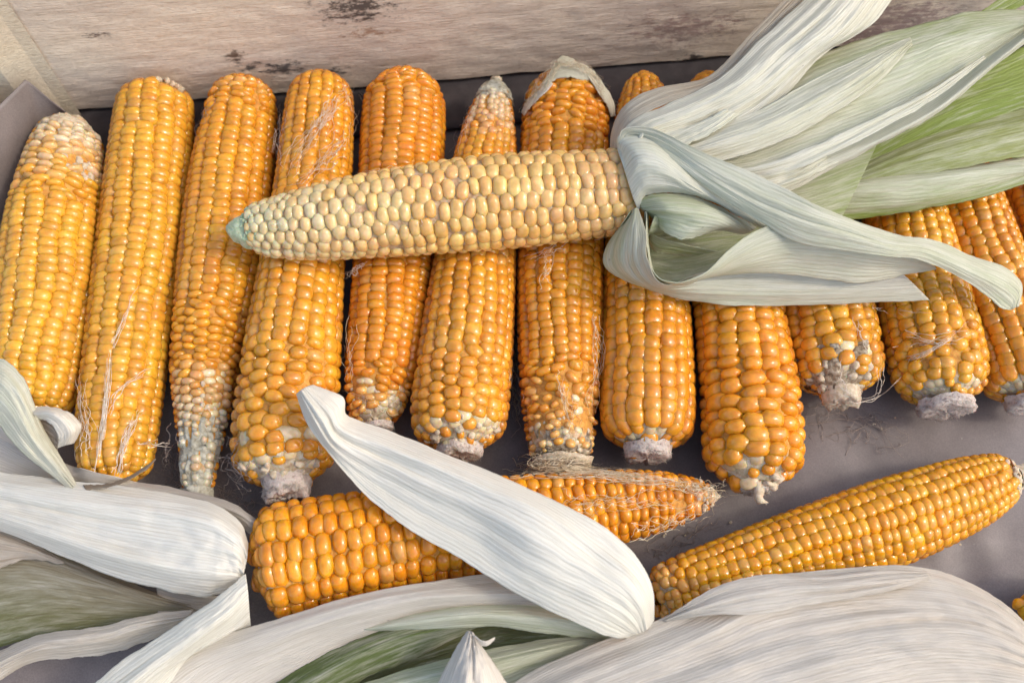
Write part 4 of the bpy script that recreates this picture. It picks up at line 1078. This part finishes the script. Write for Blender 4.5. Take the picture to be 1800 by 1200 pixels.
# ------------------------------------------------------------------ silk
def strands(n, guide, spread, length, amp=4, r=0.00012, zoff=0.0012, rd=None, wander=1.0, on=True, zjit=0.001):
    """thin hairs that follow a guide line of pixels lying on whatever is under it"""
    rd = rd or random
    VV, FF = [], []
    G = np.array(guide, float)
    for q in range(n):
        a = rd.uniform(0, 1 - length); b_ = min(1, a + length * rd.uniform(.5, 1.1))
        m_ = 22
        t = np.linspace(a, b_, m_) * (len(G) - 1)
        P = catmull_at(G[:, :2], t)
        ox, oy = rd.gauss(0, spread), rd.gauss(0, spread)
        ox2, oy2 = rd.gauss(0, spread) * wander, rd.gauss(0, spread) * wander
        f = np.linspace(0, 1, m_)
        k1, k2 = rd.uniform(0, 50), rd.uniform(0, 50)
        wx = np.array([noise.noise(Vector((k1, f_ * 3.5, 0))) * amp * 2 + noise.noise(Vector((k1, f_ * 11, 4))) * amp * .6 for f_ in f])
        wy = np.array([noise.noise(Vector((k2, f_ * 3.5, 9))) * amp * 2 + noise.noise(Vector((k2, f_ * 11, 7))) * amp * .6 for f_ in f])
        X = P[:, 0] + ox * (1 - f) + ox2 * f + wx; Y = P[:, 1] + oy * (1 - f) + oy2 * f + wy
        z = np.full(m_, 0.03 if on else 0.0)
        for _ in range(4):
            W_ = at(X, Y, z)
            hs = cob_surface(W_[:, 0], W_[:, 1]) if on else np.zeros(m_)
            z = np.maximum(hs, 0.0015)
        for _ in range(3): z[1:-1] = np.maximum((z[:-2] + z[1:-1] + z[2:]) / 3, z[1:-1] - 0.004)
        z = z + zoff + np.array([abs(noise.noise(Vector((k2, f_ * 4, 2)))) * zjit * 2 for f_ in f])
        C = at(X, Y, z)
        VV, FF = tube(C, r * rd.uniform(.7, 1.25), VV, FF)
    return VV, FF

def tube(C, r, VV, FF):
    tn = np.gradient(C, axis=0); tn /= np.linalg.norm(tn, axis=1)[:, None] + 1e-9
    s1 = np.cross(tn, [0.1, 0.2, 0.97]); s1 /= np.linalg.norm(s1, axis=1)[:, None] + 1e-9
    s2 = np.cross(tn, s1)
    k = len(VV); m_ = len(C)
    for i in range(m_):
        w_ = r * (1 - 0.6 * (i / (m_ - 1)) ** 3)
        for a in (0, 2.094, 4.189):
            VV.append(C[i] + (s1[i] * math.cos(a) + s2[i] * math.sin(a)) * w_)
    for i in range(m_ - 1):
        for j in range(3):
            p = k + i * 3 + j; q = k + i * 3 + (j + 1) % 3
            FF.append((p, q, q + 3, p + 3))
    return VV, FF

def silk(T, specs, mat=M_silk, name='corn_silk'):
    V, Fc = [], []
    for s_ in specs:
        v, f = strands(**s_)
        k = len(V)
        V += v; Fc += [tuple(k + q for q in x) for x in f]
    return T.part(name, V, Fc, mat, True, 'stuff')

random.seed(21)
silk(c4, [dict(n=22, guide=[(600, 165), (570, 210), (530, 260), (500, 320)], spread=11, length=.75, amp=7), dict(n=14, guide=[(610, 240), (560, 290), (505, 335)], spread=10, length=.7, amp=6),
          dict(n=8, guide=[(500, 180), (490, 250), (480, 300)], spread=9, length=.7, amp=6), dict(n=6, guide=[(612, 150), (625, 200), (612, 270)], spread=5, length=.8, amp=5)], M_silkpale)
silk(c2, [dict(n=22, guide=[(170, 825), (180, 760), (187, 700), (190, 640), (192, 610)], spread=3.2, length=.7, amp=2.5), dict(n=5, guide=[(192, 620), (210, 580), (232, 520), (240, 495)], spread=2, length=.85, amp=3),
          dict(n=16, guide=[(205, 835), (220, 780), (238, 735), (250, 710)], spread=5, length=.6, amp=3), dict(n=12, guide=[(150, 820), (152, 760), (140, 690), (138, 640)], spread=7, length=.6, amp=5),
          dict(n=5, guide=[(190, 720), (215, 680), (260, 655), (285, 650)], spread=4, length=.7, amp=4), dict(n=4, guide=[(240, 780), (280, 780), (320, 775)], spread=3, length=.8, amp=5)], M_silkpale)
silk(c5, [dict(n=5, guide=[(620, 560), (612, 640), (622, 710)], spread=5, length=.8, amp=6), dict(n=5, guide=[(700, 735), (650, 710), (615, 690)], spread=6, length=.6, amp=5), dict(n=3, guide=[(600, 160), (625, 150), (640, 190)], spread=4, length=.9, amp=5)], M_silk)
silk(c7, [dict(n=34, guide=[(918, 200), (938, 168), (962, 138), (984, 108), (1012, 112)], spread=5, length=.4, amp=4, zoff=.003), dict(n=40, guide=[(978, 112), (1020, 118), (1052, 148), (1074, 178), (1082, 206)], spread=5, length=.35, amp=4, zoff=.003)], M_chaff, 'husk_fibres')
silk(c7, [dict(n=9, guide=[(1040, 540), (1052, 620), (1040, 720), (1050, 790)], spread=6, length=.55, amp=6), dict(n=8, guide=[(980, 640), (1000, 720), (1010, 790)], spread=10, length=.6, amp=7), dict(n=7, guide=[(910, 560), (905, 680), (915, 780)], spread=5, length=.5, amp=7),
          dict(n=26, guide=[(900, 820), (950, 815), (1010, 812), (1080, 815)], spread=9, length=.5, amp=9, zoff=.002, zjit=.004), dict(n=5, guide=[(950, 500), (960, 450), (990, 430)], spread=8, length=.8, amp=6)], M_silk)
silk(c15, [dict(n=55, r=.00010, guide=[(890, 830), (960, 826), (1050, 830), (1140, 842), (1210, 850), (1262, 872)], spread=6, length=.5, amp=5), dict(n=18, r=.00011, guide=[(960, 880), (1060, 880), (1150, 885), (1255, 872)], spread=15, length=.4, amp=8),
           dict(n=14, guide=[(1100, 930), (1170, 925), (1230, 900), (1262, 875)], spread=10, length=.5, amp=8), dict(n=14, guide=[(1180, 850), (1240, 862), (1290, 862)], spread=9, length=.7, amp=7, zoff=.003, zjit=.004)], M_silk)
silk(c11, [dict(n=9, guide=[(1570, 640), (1630, 620), (1700, 575)], spread=5, length=.8, amp=3), dict(n=6, guide=[(1580, 600), (1640, 600), (1695, 580)], spread=8, length=.7, amp=3), dict(n=2, guide=[(1490, 705), (1540, 700), (1600, 650), (1650, 610)], spread=2, length=.95, amp=3),
           dict(n=3, guide=[(1530, 540), (1570, 545), (1640, 560)], spread=4, length=.8, amp=4)], M_silkpale)
silk(c10, [dict(n=3, guide=[(1550, 640), (1545, 690), (1500, 710)], spread=3, length=.9, amp=4), dict(n=4, guide=[(1480, 640), (1478, 670), (1490, 700)], spread=5, length=.8, amp=3), dict(n=3, guide=[(1510, 560), (1515, 600), (1540, 640)], spread=6, length=.8, amp=4)], M_silkpale)
silk(c3, [dict(n=8, guide=[(310, 760), (300, 810), (320, 850)], spread=9, length=.7, amp=8), dict(n=10, guide=[(400, 780), (410, 830), (420, 870)], spread=14, length=.6, amp=12), dict(n=4, guide=[(490, 160), (496, 230), (480, 290)], spread=4, length=.8, amp=5), dict(n=5, guide=[(370, 180), (350, 210), (345, 250)], spread=5, length=.8, amp=5)], M_silkdark)
silk(c6, [dict(n=5, guide=[(830, 180), (812, 230), (800, 290)], spread=5, length=.8, amp=6), dict(n=4, guide=[(905, 640), (912, 720), (900, 780)], spread=4, length=.6, amp=6)], M_silkpale)
silk(c14, [dict(n=10, guide=[(620, 310), (690, 300), (760, 290)], spread=5, length=.5, amp=4), dict(n=6, guide=[(640, 460), (620, 475), (600, 480)], spread=5, length=.8, amp=6), dict(n=7, guide=[(1000, 425), (970, 440), (930, 460)], spread=8, length=.8, amp=5),
           dict(n=6, guide=[(740, 390), (740, 420), (760, 425)], spread=6, length=.8, amp=4), dict(n=4, guide=[(880, 400), (920, 415), (960, 410)], spread=4, length=.8, amp=3), dict(n=8, guide=[(1050, 420), (1085, 405), (1110, 385)], spread=5, length=.7, amp=4), dict(n=6, guide=[(440, 380), (470, 385), (500, 395)], spread=8, length=.8, amp=4)], M_silkpale)
V, Fc = strands(n=16, guide=[(1420, 760), (1500, 735), (1580, 770), (1680, 760)], spread=26, length=.45, amp=13, on=False, r=.00014, zoff=.0006)
v2, f2 = strands(n=6, guide=[(1410, 800), (1440, 740), (1470, 720)], spread=12, length=.6, amp=7, on=False, r=.00014, zoff=.0006)
k = len(V); V += v2; Fc += [tuple(k + q for q in x) for x in f2]
v2, f2 = strands(n=12, guide=[(1130, 985), (1180, 955), (1240, 930), (1290, 905)], spread=12, length=.4, amp=8, on=False, r=.00014, zoff=.0006)
k = len(V); V += v2; Fc += [tuple(k + q for q in x) for x in f2]
v2, f2 = strands(n=40, guide=[(280, 780), (330, 860), (420, 890), (470, 880)], spread=16, length=.35, amp=12, on=False, r=.00014, zoff=.0006)
k = len(V); V += v2; Fc += [tuple(k + q for q in x) for x in f2]
o = link('loose_silk', mesh('loose_silk', V, Fc, M_silkdark))
tag(o, 'thin pale hairs of corn silk scattered on the bare paper', 'corn silk', kind='stuff')

V, Fc = [], []
for _ in range(16):
    px, py = random.choice([(1500, 760), (1350, 860), (1250, 930), (1620, 740), (560, 880), (1700, 960)])
    px += random.gauss(0, 60); py += random.gauss(0, 22)
    c = at(px, py, 0.002); sz = random.uniform(.0003, .0007)
    a = random.uniform(0, 6.28); k = len(V)
    for (x, y, z) in KLOW[0]:
        x, y = x * random.uniform(.7, 1.6), y
        V.append(c + np.array([(x * math.cos(a) - y * math.sin(a)) * sz, (x * math.sin(a) + y * math.cos(a)) * sz, z * sz * .5]))
    Fc += [tuple(k + q for q in f) for f in KLOW[1]]
o = link('chaff_crumbs', mesh('chaff_crumbs', V, Fc, M_chaff, False))
tag(o, 'tiny cream crumbs of chaff strewn on the grey brown paper', 'chaff', kind='stuff')

# cream splinter at the end of cob 9
sp = [(1330, 845, 7), (1334, 860, 8), (1333, 875, 6), (1341, 884, 9)]
V, Fc = [], []
for q, (x, y, w_) in enumerate(catmull(sp, 10)):
    for sx_ in (-1, 0, 1):
        V.append(at(x + sx_ * w_ * (1 + .2 * noise.noise(Vector((q, sx_, 1)))), y, 0.034 - .0005 * q + (.0012 if sx_ == 0 else 0)))
for q in range(9):
    for j in range(2): Fc.append((q * 3 + j, q * 3 + j + 1, q * 3 + j + 4, q * 3 + j + 3))
o = c9.part('splinter', V, Fc, M_chaff); md = o.modifiers.new('thickness', 'SOLIDIFY'); md.thickness = .0008
print('objects', len(bpy.data.objects))
